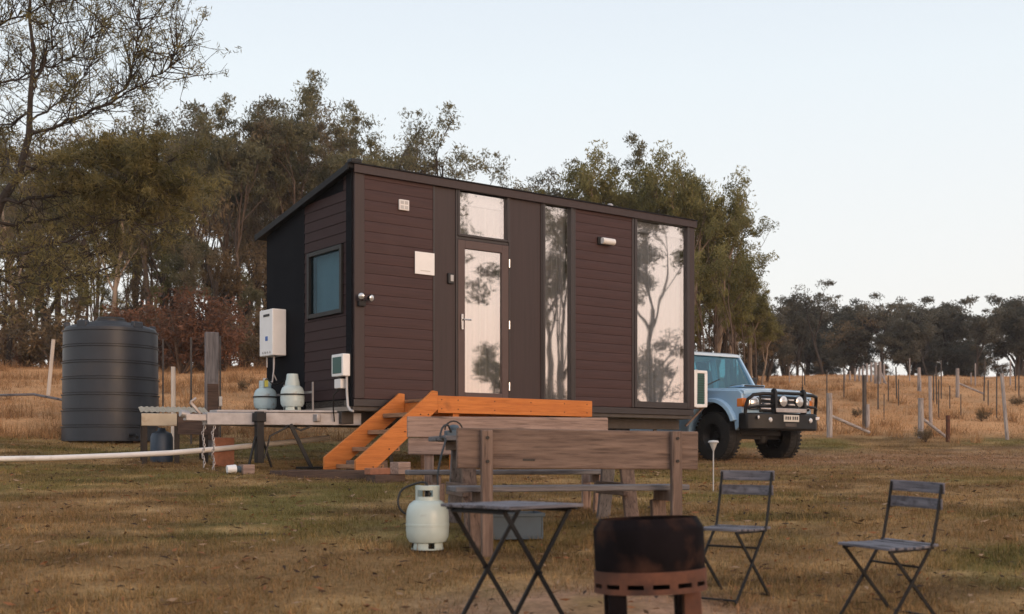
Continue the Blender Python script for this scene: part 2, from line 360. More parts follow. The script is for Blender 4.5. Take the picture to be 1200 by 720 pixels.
def yard_col(x, y, m):
    base = ground_cols(x, y); t = RNG.random(m)[:, None]; k = RNG.random(m)[:, None]
    straw = np.array([.40,.265,.13]); gr = np.array([.115,.11,.035])
    c = base*(.45+1.15*t); c = np.where(k < .22, c*.35+straw*.65*(.6+.6*t), c); return np.where(k > .84, c*.4+gr*.6, c)
def keep_yard(x, y):
    bare = np.clip(1.4-np.hypot((x-.45)/1.0, (y-6.95)/.75), 0, 1)
    return (dry(x, y) < .6) & (RNG.random(len(x)) > bare*1.1) & (fbm(x*1.7+40, y*2.6+9)+RNG.random(len(x))*.5 < 1.08)
blades('lawn_grass', 'short mown brown and olive grass of the yard', 900000, fan(5.0, 27, 1.15), .040, .0065, 1.0, yard_col, keep_yard)
def tuft_col(x, y, m):
    t = RNG.random(m)[:, None]; k = fbm(x*.8, y*.8)[:, None]
    return (np.array([.60,.34,.155])*(1-k)+np.array([.36,.21,.11])*k)*(.6+.8*t)
def keep_dry(x, y):
    return (dry(x, y) > .3) & (fbm(x*.6+3, y*.6)+RNG.random(len(x))*.35 > .55)
blades('paddock_grass', 'long dry orange grass of the paddocks behind', 52000, fan(20, 62, 1.4, -760, 760), .09, .013, 1.4, tuft_col, keep_dry, 7, .10)
def keep_tall(x, y): return (dry(x, y) > .05) & (dry(x, y) < 1.1) & (fbm(x*.9+23, y*.9+7)+.22*(dry(x, y) < .95) > .60)
blades('paddock_tussocks', 'taller scruffy dry tussocks along the paddock edge', 5200, fan(19, 46, 1.2, -760, 760), .30, .014, 1.1, lambda x, y, m: tuft_col(x, y, m)*.72, keep_tall, 26, .09)
def keep_tuft(x, y): return (dry(x, y) < .5) & (fbm(x*1.3+11, y*1.3+5) > .62)
blades('grass_tufts', 'scattered longer straw coloured tufts in the yard', 16000, fan(7, 26, 1.4), .075, .008, 1.0, yard_col, keep_tuft, 9, .05)
def litter():
    x, y = fan(5.5, 24, 1.15)(5200); k = dry(x, y) < .5; x = x[k]; y = y[k]; m = len(x); z = gz(x, y)+.018+RNG.random(m)*.02
    a = RNG.random(m)*6.283; l = .018+RNG.random(m)*.035; w_ = .006+.010*RNG.random(m)
    c, s_ = np.cos(a), np.sin(a); t = (RNG.random((m, 2))-.5)*.03
    V = np.stack([np.stack([x-c*l, y-s_*l, z-t[:, 0]], 1), np.stack([x+s_*w_, y-c*w_, z+.004], 1), np.stack([x+c*l, y+s_*l, z+t[:, 0]], 1), np.stack([x-s_*w_, y+c*w_, z+t[:, 1]], 1)], 1)
    pal = np.array([[.10,.055,.03],[.22,.13,.07],[.06,.04,.03],[.36,.24,.15],[.30,.13,.06]])[RNG.integers(0, 5, m)]
    o = obj('fallen_leaves', mesh_np('fallen_leaves', V.reshape(-1, 3), np.arange(m*4).reshape(-1, 4), ['blade'], cols=np.repeat(pal, 4, 0)))
    o['kind'] = 'stuff'; o['label'] = 'dry fallen leaves and twigs scattered over the lawn'; o['category'] = 'leaf litter'
litter()
# ================================================================== TREES
def clump_leaves(C, Rad, per, ln, wd, droop, flat=.75, tint=None):
    C = np.asarray(C, float); n = len(C); Rad = np.asarray(Rad, float)
    d = RNG.normal(size=(n*per, 3)); d /= np.linalg.norm(d, axis=1)[:, None]
    r = RNG.random(n*per)**.5*np.repeat(Rad, per); d[:, 2] *= flat
    p = np.repeat(C, per, 0)+d*r[:, None]
    a = RNG.normal(size=(n*per, 3)); a[:, 2] -= droop; a /= np.linalg.norm(a, axis=1)[:, None]
    b = RNG.normal(size=(n*per, 3)); s = np.cross(a, b); s /= np.linalg.norm(s, axis=1)[:, None]
    l = ln*(.6+.8*RNG.random(n*per))[:, None]/2; w = wd*(.7+.6*RNG.random(n*per))[:, None]/2
    V = np.stack([p-a*l, p+s*w, p+a*l, p-s*w], 1)
    t0 = RNG.random(n) if tint is None else np.asarray(tint)
    t = np.clip(np.repeat(t0, per)*.7+RNG.random(n*per)*.45-.05, 0, 1)
    return V.reshape(-1, 3), np.repeat(t, 4)
def crown_mesh(name, C, Rad, per, ln, wd, droop, mat, flat=.75):
    V, t = clump_leaves(C, Rad, per, ln, wd, droop, flat)
    return mesh_np(name, V, np.arange(len(V)).reshape(-1, 4), [mat], {'tint': t})
def rv(s=1.): return Vector((random.gauss(0, s), random.gauss(0, s), random.gauss(0, s)))
def gum(seed, H=12., bole=.45, spread=.9, r0=.17, depth=4, per=110, ln=.20, wd=.055, clump=.62, mat='leaf_gum', bark='bark', lean=.06, droop=.9, dens=1., kids=(2,3)):
    random.seed(seed); mb = MB(); C = []; Rd = []
    def grow(p, d, L, r, lv):
        n = 4 if lv else 7; pts = [p]; rr = [r]; q = p.copy(); dd = d.copy(); e = r*(.62 if lv else .66)
        for i in range(n):
            dd = (dd+rv(.10 if lv else .045)+Vector((0,0,.05))).normalized(); q = q+dd*L/n; pts.append(q.copy()); rr.append(r+(e-r)*(i+1)/n)
        mb.tube(pts, rr, 8 if lv == 0 else (6 if lv == 1 else 4), 0, False)
        if lv >= 2 and random.random() < .75*dens:
            C.append(pts[-2]+rv(.25)); Rd.append(clump*random.uniform(.4, .8))
        if lv >= depth or r < .012:
            C.append(q+rv(.15)); Rd.append(clump*random.uniform(.65, 1.2)); return
        for i in range(random.randint(*kids)+(1 if lv == 0 else 0)):
            ang = random.uniform(0, 6.283); s = spread*random.uniform(.5, 1.0)*(.75 if lv == 0 else 1)
            nd = (dd+Vector((math.cos(ang)*s, math.sin(ang)*s, random.uniform(-.15, .35)))).normalized()
            st = random.choice(pts[-3:]) if lv else random.choice(pts[-4:]); grow(st.copy(), nd, L*(.62 if lv else .46)*random.uniform(.7, 1.15), e*random.uniform(.6, .85), lv+1)
    grow(Vector((0,0,-.3)), Vector((random.gauss(0, lean), random.gauss(0, lean), 1)).normalized(), H*bole, r0, 0)
    top = max(c.z for c in C)+.4; k = H/top
    me = bpy.data.meshes.new('trunk'); me.from_pydata([(v[0]*k, v[1]*k, v[2]*k) for v in mb.v], [], mb.f); me.materials.append(M[bark])
    me.polygons.foreach_set('use_smooth', [True]*len(me.polygons))
    cm = crown_mesh('crown', [tuple(c*k) for c in C], [r for r in Rd], per, ln, wd, droop, mat)
    return dict(H=H, trunk=me, crown=cm, nc=len(C))
P = {
 'tall': gum(11, 13, .50, .80, .115, 4, 100, clump=.56, mat='leaf_gum', bark='bark', kids=(3,3)),
 'round': gum(12, 12, .42, .95, .12, 4, 88, clump=.56, mat='leaf_brown', bark='bark', kids=(3,3)),
 'sparse': gum(13, 12.5, .50, .8, .10, 4, 42, clump=.55, mat='leaf_gum', bark='bark_dark'),
 'pale': gum(14, 13, .52, .8, .125, 4, 100, mat='leaf_brown', bark='bark_pale', kids=(2,3)),
 'olive': gum(15, 11, .40, .95, .12, 4, 85, clump=.60, mat='leaf_olive', bark='bark_pale', kids=(3,3)),
 'slender': gum(16, 11, .50, .65, .07, 4, 90, clump=.6, mat='leaf_olive', bark='bark'),
 'dark': gum(17, 9, .34, 1.0, .12, 4, 95, ln=.24, wd=.075, clump=.62, mat='leaf_dark', bark='bark_dark', kids=(3,4)),
 'dusk': gum(18, 9.5, .42, .90, .10, 4, 60, ln=.24, wd=.075, clump=.60, mat='leaf_dark', bark='bark_dark', kids=(3,3)),
 'lacy': gum(22, 9.5, .46, .85, .10, 4, 42, ln=.22, wd=.07, clump=.55, mat='leaf_dark', bark='bark_dark', kids=(2,3)),
 'pole': gum(19, 12, .60, .55, .08, 3, 60, clump=.8, mat='leaf_brown', bark='bark'),
 'low': gum(20, 7, .26, 1.1, .09, 4, 90, clump=.6, mat='leaf_scrub', bark='bark_dark', kids=(2,3)),
}
def plant_tree(kind, u, vtop, Y, label, group, name='gum_tree', wide=None, rz=None):
    x = (u-600)/F*Y; z = G(x, Y); h = max(2., (HV-vtop)/F*Y+CZ-z); p = P[kind]; s = h/p['H']
    o = thing(name, label, 'tree', (x, Y, z), random.uniform(0, 6.28) if rz is None else rz, group)
    sw = wide if wide else random.uniform(.9, 1.15); o.scale = (s*sw, s*sw, s)
    obj('trunk', p['trunk'], o); obj('crown', p['crown'], o)
    return o
def place_tree(kind, x, y, h, label, group, name='gum_tree', wide=1., rz=None):
    p = P[kind]; s = h/p['H']
    o = thing(name, label, 'tree', (x, y, G(x, y)), random.uniform(0, 6.28) if rz is None else rz, group); o.scale = (s*wide, s*wide, s)
    obj('trunk', p['trunk'], o); obj('crown', p['crown'], o)
    return o
random.seed(5)
GF = 'gum trees of the forest behind the tank and house'
for kind, u, vt, Y, lab in [
 ('pale', 18, 150, 46, 'pale trunked gum tree at the left edge behind the feathery tree'),
 ('round', 70, 150, 52, 'brownish gum tree half hidden by the feathery tree'),
 ('tall', 112, 158, 50, 'dark gum tree just left of the water tank'),
 ('pale', 131, 165, 43, 'gum tree with thick pale trunk rising directly behind the water tank'),
 ('round', 168, 128, 53, 'round crowned gum tree behind the right side of the water tank'),
 ('sparse', 192, 106, 50, 'thin crowned gum tree standing above the right edge of the tank'),
 ('tall', 222, 132, 47, 'tall gum tree behind the thick timber post'),
 ('round', 252, 110, 53, 'broad brown gum tree left of the house, above the bottles'),
 ('tall', 284, 104, 48, 'dense gum tree just left of the low roof corner'),
 ('tall', 316, 122, 55, 'gum tree directly above the low back corner of the roof'),
 ('round', 338, 112, 49, 'brown crowned gum tree above the sloping end of the roof'),
 ('tall', 360, 71, 50, 'tallest gum tree, its crown highest above the house roof'),
 ('round', 392, 96, 54, 'gum tree right beside the tallest crown behind the house'),
 ('tall', 424, 128, 49, 'gum tree behind the high front corner of the roof'),
 ('sparse', 448, 120, 53, 'thin gum tree with open crown behind the vent panel'),
 ('sparse', 516, 127, 55, 'isolated see-through gum tree above the door'),
 ('sparse', 545, 165, 58, 'smaller thin gum tree right of the see-through one above the door'),
 ('tall', 206, 118, 56, 'gum tree with dense crown behind the timber post, next to the thin crowned one'),
 ('round', 176, 150, 49, 'low broad gum tree right behind the tank lid'),
 ('tall', 300, 108, 58, 'far gum tree between the pale stem and the low roof corner'),
 ('round', 232, 140, 57, 'far brown gum tree filling the skyline left of the house'),
 ('tall', 408, 120, 58, 'far gum tree filling the skyline over the high roof corner'),
 ('round', 466, 150, 57, 'far round gum tree over the vent end of the roof'),
 ('dusk', 585, 204, 60, 'low gum top just showing over the roof right of the door')]:
    plant_tree(kind, u, vt, Y, lab, GF)
BK = 'gum trees deep in the forest'
for i in range(48):
    u = -70+i*14+random.uniform(-9, 9); kind = random.choice(['tall', 'round', 'round', 'pole', 'pale', 'sparse'])
    vt = (random.uniform(148, 230) if u < 470 else random.uniform(215, 275)); Y = random.uniform(56, 80)
    plant_tree(kind, u, vt, Y, 'distant gum tree deep in the dim forest left of and behind the house', BK)
for i in range(34):
    u = -40+i*11+random.uniform(-7, 7)
    plant_tree(random.choice(['pole', 'tall', 'low', 'low', 'slender', 'low']), u, random.uniform(225, 345), random.uniform(42, 54), 'slender young gum tree among the trunks at the near forest edge', 'young gum trees at the forest edge')
GR = 'gum trees behind the right end of the house'
for kind, u, vt, Y, lab in [
 ('sparse', 648, 186, 42, 'leftmost gum tree of the right clump, its bough reaching left over the roof'),
 ('round', 628, 196, 43, 'brownish gum tree at the far left of the right clump, just showing over the roof'),
 ('olive', 692, 172, 40, 'olive crowned gum tree left of centre behind the house roof'),
 ('tall', 730, 158, 43, 'highest gum tree of the clump above the right half of the roof'),
 ('olive', 768, 172, 39, 'dense olive gum tree above the big right window'),
 ('olive', 806, 182, 37, 'olive gum tree standing behind the right corner of the house'),
 ('olive', 838, 196, 38, 'broad olive gum tree towering over the blue car'),
 ('slender', 856, 246, 35, 'slender gum tree with pale stem behind the car windscreen'),
 ('slender', 872, 300, 37, 'rightmost small gum tree of the clump, above the car bonnet'),
 ('slender', 822, 255, 35, 'thin pale stemmed gum tree beside the right wall of the house')]:
    plant_tree(kind, u, vt, Y, lab, GR, wide=.78 if u > 790 else None)
for i in range(10):
    plant_tree('slender', 798+i*9.5+random.uniform(-3, 3), random.uniform(225, 320), random.uniform(36, 44), 'slender pale pole-like gum stem in the stand behind the car', 'slender stems behind the car')
for u, vt in ((852, 300), (868, 322), (880, 338), (893, 368), (836, 285), (862, 350)):
    plant_tree('olive', u, vt, random.uniform(39, 46), 'bushy young olive gum filling the right foot of the clump above the car', 'young gums at the foot of the clump', wide=1.25)
for i in range(9):
    plant_tree('low', 800+i*12+random.uniform(-4, 4), random.uniform(335, 390), random.uniform(43, 50), 'bushy low tree filling between the stems behind the car', 'low bushy trees behind the car', wide=1.2)
for i in range(7):
    plant_tree(random.choice(['round', 'olive']), 640+i*30, random.uniform(225, 260), random.uniform(44, 52), 'gum tree filling in behind the clump over the house roof', 'filling gum trees behind the roof')
GX = 'dark gum trees along the paddock crest'
for kind, u, vt, Y, lab in [
 ('dark', 902, 352, 84, 'dark gum tree at the left end of the crest, next to the olive clump'),
 ('dusk', 932, 344, 88, 'dark gum tree above the car bullbar on the paddock crest'),
 ('lacy', 968, 326, 86, 'tallest open crowned dark gum tree on the paddock crest'),
 ('dark', 1003, 372, 92, 'low dark gum tree in the dip of the crest treeline'),
 ('lacy', 1042, 339, 88, 'open topped dark gum tree left of the bulky pair on the crest'),
 ('dark', 1068, 368, 84, 'bulky dark gum tree in the middle of the crest treeline'),
 ('lacy', 1094, 346, 90, 'dark gum tree with lacy top right of the bulky middle one'),
 ('dark', 1122, 398, 95, 'lowest dark gum tree beside the gap of bright sky'),
 ('dusk', 1148, 350, 84, 'dark round topped gum tree right of the bright gap'),
 ('dark', 1192, 350, 86, 'dark gum tree at the right edge of the picture'),
 ('dusk', 1222, 345, 90, 'dark gum tree cut off by the right border')]:
    plant_tree(kind, u, vt, Y, lab, GX, wide=1.25)
for i in range(20):
    plant_tree(random.choice(['dark', 'low', 'dusk', 'dark']), 880+i*18+random.uniform(-9, 9), random.choice([345, 362, 385, 400, 408])+random.uniform(-6, 6), random.uniform(88, 108), 'small dark gum tree low behind the paddock crest', 'low dark trees behind the crest', wide=1.3)
# trees off to the right, seen mirrored in the glass
for kind, x, y, h in [('round', 33, 14.4, 13), ('olive', 37, 17.2, 14), ('tall', 34.5, 12.4, 12.5), ('low', 30, 14.4, 6), ('low', 32, 12.9, 5.5), ('sparse', 40.5, 8.4, 15), ('sparse', 43, 7.6, 12), ('low', 40, 8.0, 6), ('tall', 40, 1.9, 16.5), ('round', 46, 6.5, 17), ('olive', 41, 4.9, 7.4), ('dusk', 57, -4, 6.0), ('dark', 58, -.5, 5.5), ('dusk', 59, 3, 6.0), ('dark', 60, 6.5, 7.5), ('dusk', 50, -9, 8)]:
    place_tree(kind, x, y, h, 'gum tree reflected in the house windows from across the yard', 'gum trees mirrored in the glass', wide=1.5 if h == 16.5 else 1.)
# scrub
def shrub_proto(seed, h, mat, per, nst=9, ln=.16, wd=.05):
    random.seed(seed); mb = MB(); C = []; Rd = []
    for i in range(nst):
        a = random.uniform(0, 6.28); d = Vector((math.cos(a)*random.uniform(.1, .7), math.sin(a)*random.uniform(.1, .7), 1)).normalized(); L = h*random.uniform(.6, 1)
        pts = [Vector((0,0,-.1))]; q = pts[0]
        for k in range(5):
            d = (d+rv(.12)).normalized(); q = q+d*L/5; pts.append(q)
            if k > 0:
                C.append(q+rv(.1)); Rd.append(h*random.uniform(.10, .2))
                e = q+(d+rv(.6)).normalized()*h*.22; mb.tube([q, e], [.012, .005], 4, 0, False); C.append(e); Rd.append(h*random.uniform(.08, .16))
        mb.tube(pts, [.03, .026, .022, .018, .012, .007], 5, 0, False)
    me = bpy.data.meshes.new('stems'); me.from_pydata(mb.v, [], mb.f); me.materials.append(M['bark'])
    return dict(H=h, trunk=me, crown=crown_mesh('foliage', [tuple(c) for c in C], Rd, per, ln, wd, .1, mat))
SH = [shrub_proto(31, 2.4, 'leaf_red', 28), shrub_proto(32, 2.2, 'leaf_red', 26), shrub_proto(33, 2., 'leaf_scrub', 30)]
def shrub(k, x, y, h, label, group):
    p = SH[k]; s = h/p['H']; o = thing('scrub_bush', label, 'bush', (x, y, G(x, y)), random.uniform(0, 6.28), group); o.scale = (s*1.2, s*1.2, s)
    obj('stems', p['trunk'], o); obj('foliage', p['crown'], o)
random.seed(9)
for u, vt, Y, k, lab in [(212, 345, 37, 0, 'large rusty red bush right of the water tank'), (236, 352, 38, 1, 'rusty red bush behind the thick timber post'), (262, 362, 37, 0, 'rusty bush between the timber post and the house'), (192, 372, 39, 1, 'rusty bush half behind the tank edge')]:
    x = (u-600)/F*Y; shrub(k, x, Y, (HV-vt)/F*Y+CZ-G(x, Y), lab, None)
for i in range(20):
    u = -40+i*19+random.uniform(-8, 8); Y = random.uniform(41, 47); x = (u-600)/F*Y
    shrub(random.choice([1, 2, 2]), x, Y, random.uniform(1.2, 2.6), 'brown scrub bush under the trees at the far side of the left paddock', 'scrub under the forest edge')
for u, v in [(284, 452), (1003, 483), (1150, 488), (1192, 470), (1085, 512)]:
    p = hit(u, v+6); shrub(2, p.x, p.y, random.uniform(.25, .42), 'low grey green tussock in the dry paddock grass', 'low tussocks in the paddock')
# the near feathery tree on the left
def feather_tree():
    random.seed(41)
    Y0 = 24.; base = at(-75, 500, Y0); base.z = G(base.x, base.y)
    t = thing('feathery_tree', 'large feathery olive tree with dark bare boughs at the left edge', 'tree', base)
    def W(u, v, dy=0.): return at(u, v, Y0+dy)-base
    mb = MB(); C = []; Rd = []; C2 = []; R2 = []; tw = MB()
    trunk = [Vector((0,0,-.3)), W(-48, 390), W(-22, 310), W(0, 238), W(22, 206), W(34, 159), W(36, 108), W(40, 65), W(34, 18), W(38, -40)]
    mb.tube(trunk, [.14,.12,.105,.095,.08,.065,.05,.04,.03,.018], 9, 0, False)
    limbs = [
     ([W(36,108), W(50,80,.2), W(61,50,.3), W(65,0,.4), W(80,-40,.6)], .05, 1),
     ([W(34,159), W(80,140,-.4), W(123,125,-.8), W(144,108,-1), W(159,72,-1.1), W(162,29,-1.2), W(159,-5,-1.2)], .06, 2),
     ([W(144,108,-1), W(180,94,-1.2), W(203,70,-1.3), W(210,56,-1.3)], .03, 2),
     ([W(-20,40,.5), W(0,31,.3), W(36,14,0), W(108,-8,-.5)], .05, 1),
     ([W(-30,110,1), W(10,95,.5), W(52,82,.5), W(95,60,.2), W(118,28,0)], .045, 2),
     ([W(22,206), W(60,190,-.6), W(100,180,-1), W(150,186,-1.4), W(196,190,-1.6)], .06, 3),
     ([W(0,238), W(50,232,-.3), W(100,222,-.6), W(155,222,-.9), W(208,222,-1)], .07, 3),
     ([W(-10,262), W(40,262,.6), W(95,248,.8), W(150,245,.9), W(190,240,1)], .06, 3),
     ([W(-20,300), W(30,296,-.4), W(90,275,-.8), W(140,256,-1), W(190,268,-1.2)], .06, 4),
     ([W(-25,320), W(35,312,.4), W(85,300,.7), W(130,290,.9)], .05, 4),
     ([W(36,130), W(10,150,1), W(-30,150,1.5)], .05, 2),
     ([W(36,140), W(70,120,1), W(95,95,1.5), W(110,70,1.8)], .04, 2),
     ([W(22,206), W(0,180,.8), W(-40,170,1.2)], .06, 3),
     ([W(-22,310), W(20,335,-1), W(70,330,-1.5), W(115,318,-1.8)], .045, 4)]
    for pts, r, kind in limbs:
        # resample with wobble
        q = []
        for a, b in zip(pts, pts[1:]):
            for k in range(4): q.append(a.lerp(b, k/4)+rv(.035))
        q.append(pts[-1]); n = len(q)
        mb.tube(q, [r*.62*(1-.8*i/(n-1)) for i in range(n)], 6, 0, False)
        for i in range(2, n):
            for j in range({1: 4, 2: 4, 3: 4, 4: 4}[kind]):
                d = ((q[i]-q[i-1]).normalized()*random.uniform(.1, 1)+rv(.75)+Vector((0,0,.45 if kind < 3 else .0))).normalized(); L = random.uniform(.35, 1.0)*(1.15 if kind < 3 else 1)
                e = q[i]+d*L*.5+rv(.05); e2 = q[i]+d*L+rv(.08)+Vector((0,0,.10))
                tw.tube([q[i], e, e2], [.013,.009,.004], 4, 0, False)
                side = []
                for k in range(3):
                    f = e.lerp(e2, random.random()); h = f+((e2-e).normalized()+rv(.5)+Vector((0,0,.3))).normalized()*random.uniform(.15, .42); tw.tube([f, h], [.006,.003], 3, 0, False); side.append(h)
                for f in [e, e2, e.lerp(e2, .5)]+side:
                    if kind == 3 and i > n*.30 and random.random() < .8:
                        f = Vector((f.x, f.y, q[i].z+(f.z-q[i].z)*.55)); C.append(f+rv(.05)); Rd.append(random.uniform(.10, .27))
                    elif random.random() < (.40 if kind < 3 else .5):
                        C2.append(f+rv(.05)); R2.append(random.uniform(.10, .22)*(1.3 if kind == 4 else 1))
    mb.build('trunk', 'bark_dark', t, fix=False); tw.build('twigs', 'bark_dark', t, fix=False)
    V, tt = clump_leaves([tuple(c) for c in C], Rd, 44, .14, .016, -.25, .8)
    V2, t2 = clump_leaves([tuple(c) for c in C2], R2, 17, .11, .017, -.25, .9)
    V = np.concatenate([V, V2]); tt = np.concatenate([tt, t2])
    obj('crown', mesh_np('crown', V, np.arange(len(V)).reshape(-1, 4), ['leaf_feather'], {'tint': tt}), t)
feather_tree()
# ================================================================== TINY HOUSE
def house():
    t = thing('tiny_house', 'dark brown clad tiny house on a trailer with tall reflective windows', 'house', HA, HY)
    top = HH
    def ztop(y): return HH-.045-(.53/2.75)*max(y, 0)*1.0
    def siding(name, x0, x1, z0, z1, mat='siding'):
        mb = MB(); n = round((z1-z0)/.142); h = (z1-z0)/n
        for i in range(n):
            a = z0+i*h
            mb.prism([(x0, -.0272, a+.0025), (x0, -.030, a+.005), (x0, -.0298, a+h-.003), (x0, -.0285, a+h), (x0, .0, a+h), (x0, .0, a+.004)], (x1-x0, 0, 0))
        mb.span((x0, .0, z0), (x1, .03, z1))
        return mb.build(name, mat, t)
    siding('siding_panel', .16, 1.265, .0, top); siding('siding_panel', 3.86, 5.035, .0, top)
    for a, b in ((1.275, 1.645), (2.60, 3.19)):
        MB().span((a, -.022, 0), (b, .03, top)).build('smooth_panel', 'panel', t, .004)
    # trims
    MB().span((.0, -.045, -.0), (.155, .05, top)).build('corner_trim', 'panel', t, .006)
    MB().span((6.325, -.045, 0), (6.43, .05, top)).build('corner_trim', 'panel', t, .006)
    m = MB()
    for x, w in ((1.270, .03), (1.655, .03), (2.592, .024), (3.20, .026), (3.832, .05), (5.055, .05)): m.span((x-w/2, -.04, 0), (x+w/2, .03, top))
    m.build('trim_strip', 'trimdark', t, .004)
    MB().span((0, -.03, -.10), (6.43, .03, -.004)).build('bottom_trim', 'trimdark', t, .004)
    # windows: frame > glass
    def window(x0, x1, z0, z1, fw=.045, bot=None):
        m = MB(); b = bot or fw
        m.span((x0, -.05, z0), (x0+fw, .05, z1)); m.span((x1-fw, -.05, z0), (x1, .05, z1))
        m.span((x0+fw, -.049, z0), (x1-fw, .049, z0+b)); m.span((x0+fw, -.049, z1-fw), (x1-fw, .049, z1))
        f = m.build('window', 'trimdark', t, .004)
        MB().add([(x0+fw, 0, z0+b), (x1-fw, 0, z0+b), (x1-fw, 0, z1-fw), (x0+fw, 0, z1-fw)], [(0,1,2,3)]).build('glass', 'glass', f)
        return f
    window(1.672, 2.582, 2.36, 3.07, .035); window(3.215, 3.805, .02, 3.07, .045, .07); window(5.082, 6.318, .005, 3.07, .055, .10)
    MB().span((1.672, -.03, 2.315), (2.58, .03, 2.358)).build('door_head', 'trimdark', t, .003)
    # door
    m = MB(); x0, x1, z0, z1, fw = 1.678, 2.576, .01, 2.312, .12
    m.span((x0, -.04, z0), (x0+fw, .02, z1)); m.span((x1-fw, -.04, z0), (x1, .02, z1)); m.span((x0+fw, -.039, z0), (x1-fw, .019, z0+.13)); m.span((x0+fw, -.039, z1-.12), (x1-fw, .019, z1))
    d = m.build('door', 'doorframe', t, .006)
    MB().add([(x0+fw, -.01, z0+.13), (x1-fw, -.01, z0+.13), (x1-fw, -.01, z1-.12), (x0+fw, -.01, z1-.12)], [(0,1,2,3)]).build('glass', 'glass', d)
    m = MB(); m.box((1.735, -.055, 1.14), (.035, .03, .22)); m.tube([(1.735, -.05, 1.17), (1.735, -.10, 1.17), (1.86, -.105, 1.17)], .011, 8); m.build('handle', 'chrome', d, .002)
    for z in (.25, 1.15, 2.05): MB().tube([(2.578, -.052, z-.06), (2.578, -.052, z+.06)], .012, 8).build('hinge', 'chrome', d)
    # walls behind (left end, right end, back), floor and ceiling
    def endwall(x, th, name, mat):
        m = MB(); m.prism([(x, .05, -.1), (x, HW, -.1), (x, HW, ztop(HW)), (x, .05, ztop(.05))], (th, 0, 0)); return m.build(name, mat, t)
    # left end: window opening y .23-1.24 z 1.18-2.09
    m = MB(); X0, X1 = .0, .06
    for a, b, c, e in ((.05, .235, -.1, 9), (1.24, HW, -.1, 9), (.235, 1.24, -.1, 1.17), (.235, 1.24, 2.10, 9)):
        m.prism([(X0, a, c), (X0, b, c), (X0, b, min(e, ztop(b))), (X0, a, min(e, ztop(a)))], (X1-X0, 0, 0))
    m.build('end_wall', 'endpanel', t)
    m = MB(); n = 22; h = 3.1/n
    for i in range(n):
        a = i*h
        for (ya, yb) in ((.151, .224), (.225, 1.255), (1.256, 1.36)):
            for (za, zb) in ((a+.004, a+h),):
                if ya == .225:
                    if zb > 1.16 and za < 2.11:
                        if zb > 2.11 > za+.02: za = 2.11
                        elif za < 1.16 < zb-.02: zb = 1.16
                        else: continue
                zc = min(zb, ztop(ya)-.01); zd = min(zb, ztop(yb)-.01)
                if zd > za+.01: m.prism([(-.022, ya, za), (-.022, yb, za), (-.014, yb, zd), (-.014, ya, zc)], (.0135, 0, 0))
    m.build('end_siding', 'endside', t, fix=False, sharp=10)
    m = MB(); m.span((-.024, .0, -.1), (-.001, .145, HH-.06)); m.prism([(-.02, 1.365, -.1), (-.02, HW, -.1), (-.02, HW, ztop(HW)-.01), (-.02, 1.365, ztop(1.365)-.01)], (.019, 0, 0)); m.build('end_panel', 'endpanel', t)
    m = MB(); y0, y1, z0, z1 = .235, 1.24, 1.17, 2.10; fw = .06
    m.span((-.05, y0, z0), (.06, y0+fw, z1)); m.span((-.05, y1-fw, z0), (.06, y1, z1)); m.span((-.049, y0+fw, z0), (.059, y1-fw, z0+fw)); m.span((-.049, y0+fw, z1-fw), (.059, y1-fw, z1))
    f = m.build('window', 'black', t, .004)
    MB().add([(-.01, y0+fw, z0+fw), (-.01, y0+fw, z1-fw), (-.01, y1-fw, z1-fw), (-.01, y1-fw, z0+fw)], [(0,1,2,3)]).build('glass', 'glassend', f)
    endwall(HL-.06, .06, 'end_wall', 'endpanel')
    MB().span((.06, HW-.05, -.1), (HL-.06, HW, ztop(HW)-.01)).build('back_wall', 'endpanel', t)
    MB().span((.0, .06, -.16), (HL, HW, -.012)).build('floor', 'room', t)
    m = MB(); m.prism([(.065, 1.9, 0), (.065, 1.93, 0), (.065, 1.93, 2.4), (.065, 1.9, 2.4)], (HL-.13, 0, 0)); m.build('partition', 'room', t)
    # roof
    ov = .10
    def rz(y): return HH-.0+ .0-(.53/2.75)*y
    m = MB(); prof = [(-.05, rz(-.05)-.035), (HW+.22, rz(HW+.22)-.035), (HW+.22, rz(HW+.22)+.02), (-.05, rz(-.05)+.02)]
    m.prism([(-ov, y, z) for y, z in prof], (HL+ov+.02, 0, 0)); rf = m.build('roof', 'roof', t, .006)
    m = MB()
    m.span((-.02, -.078, HH-.085), (HL+.024, -.053, HH+.028)); m.build('fascia', 'panel', rf, .004)
    MB().span((-ov, -.095, HH+.030), (HL+.03, .03, HH+.045)).build('drip_edge', 'roof', rf)
    for x in (-ov-.022, HL+.022):
        m = MB(); m.prism([(x, -.075, HH-.06), (x, HW+.22, rz(HW+.22)-.065), (x, HW+.22, rz(HW+.22)+.03), (x, -.075, HH+.028)], (.02, 0, 0))
        m.build('barge_board', 'roof', rf, .004)
    m = MB(); m.span((-.06, -.07, HH+.046), (.10, .05, HH+.10)); m.build('roof_bracket', 'black', rf, .01)
    m = MB(); m.lathe([(.0, .17), (.03, .165), (.05, .14), (.055, .10), (.04, .09), (.035, .0)], 20, (4.82, .25, HH+.0)); m.build('roof_vent', 'galv', rf)
    # fittings
    m = MB(); m.span((.69, -.062, 2.605), (.85, -.033, 2.75)); 
    v = m.build('vent_cover', 'whitepaint', t, .006)
    m = MB()
    for i in range(2):
        for j in range(2): m.box((.735+i*.068, -.064, 2.645+j*.065), (.05, .004, .045))
    m.build('grille', 'greyplastic', v)
    s = MB().span((.95, -.05, 1.755), (1.272, -.042, 2.065)).build('sign_board', 'white', t, .003)
    MB().span((1.04, -.0525, 1.80), (1.20, -.0505, 1.812)).build('print', 'paletext', s)
    m = MB(); m.span((1.50, -.06, 1.665), (1.60, -.023, 1.815)); k = m.build('key_box', 'blackplastic', t, .008)
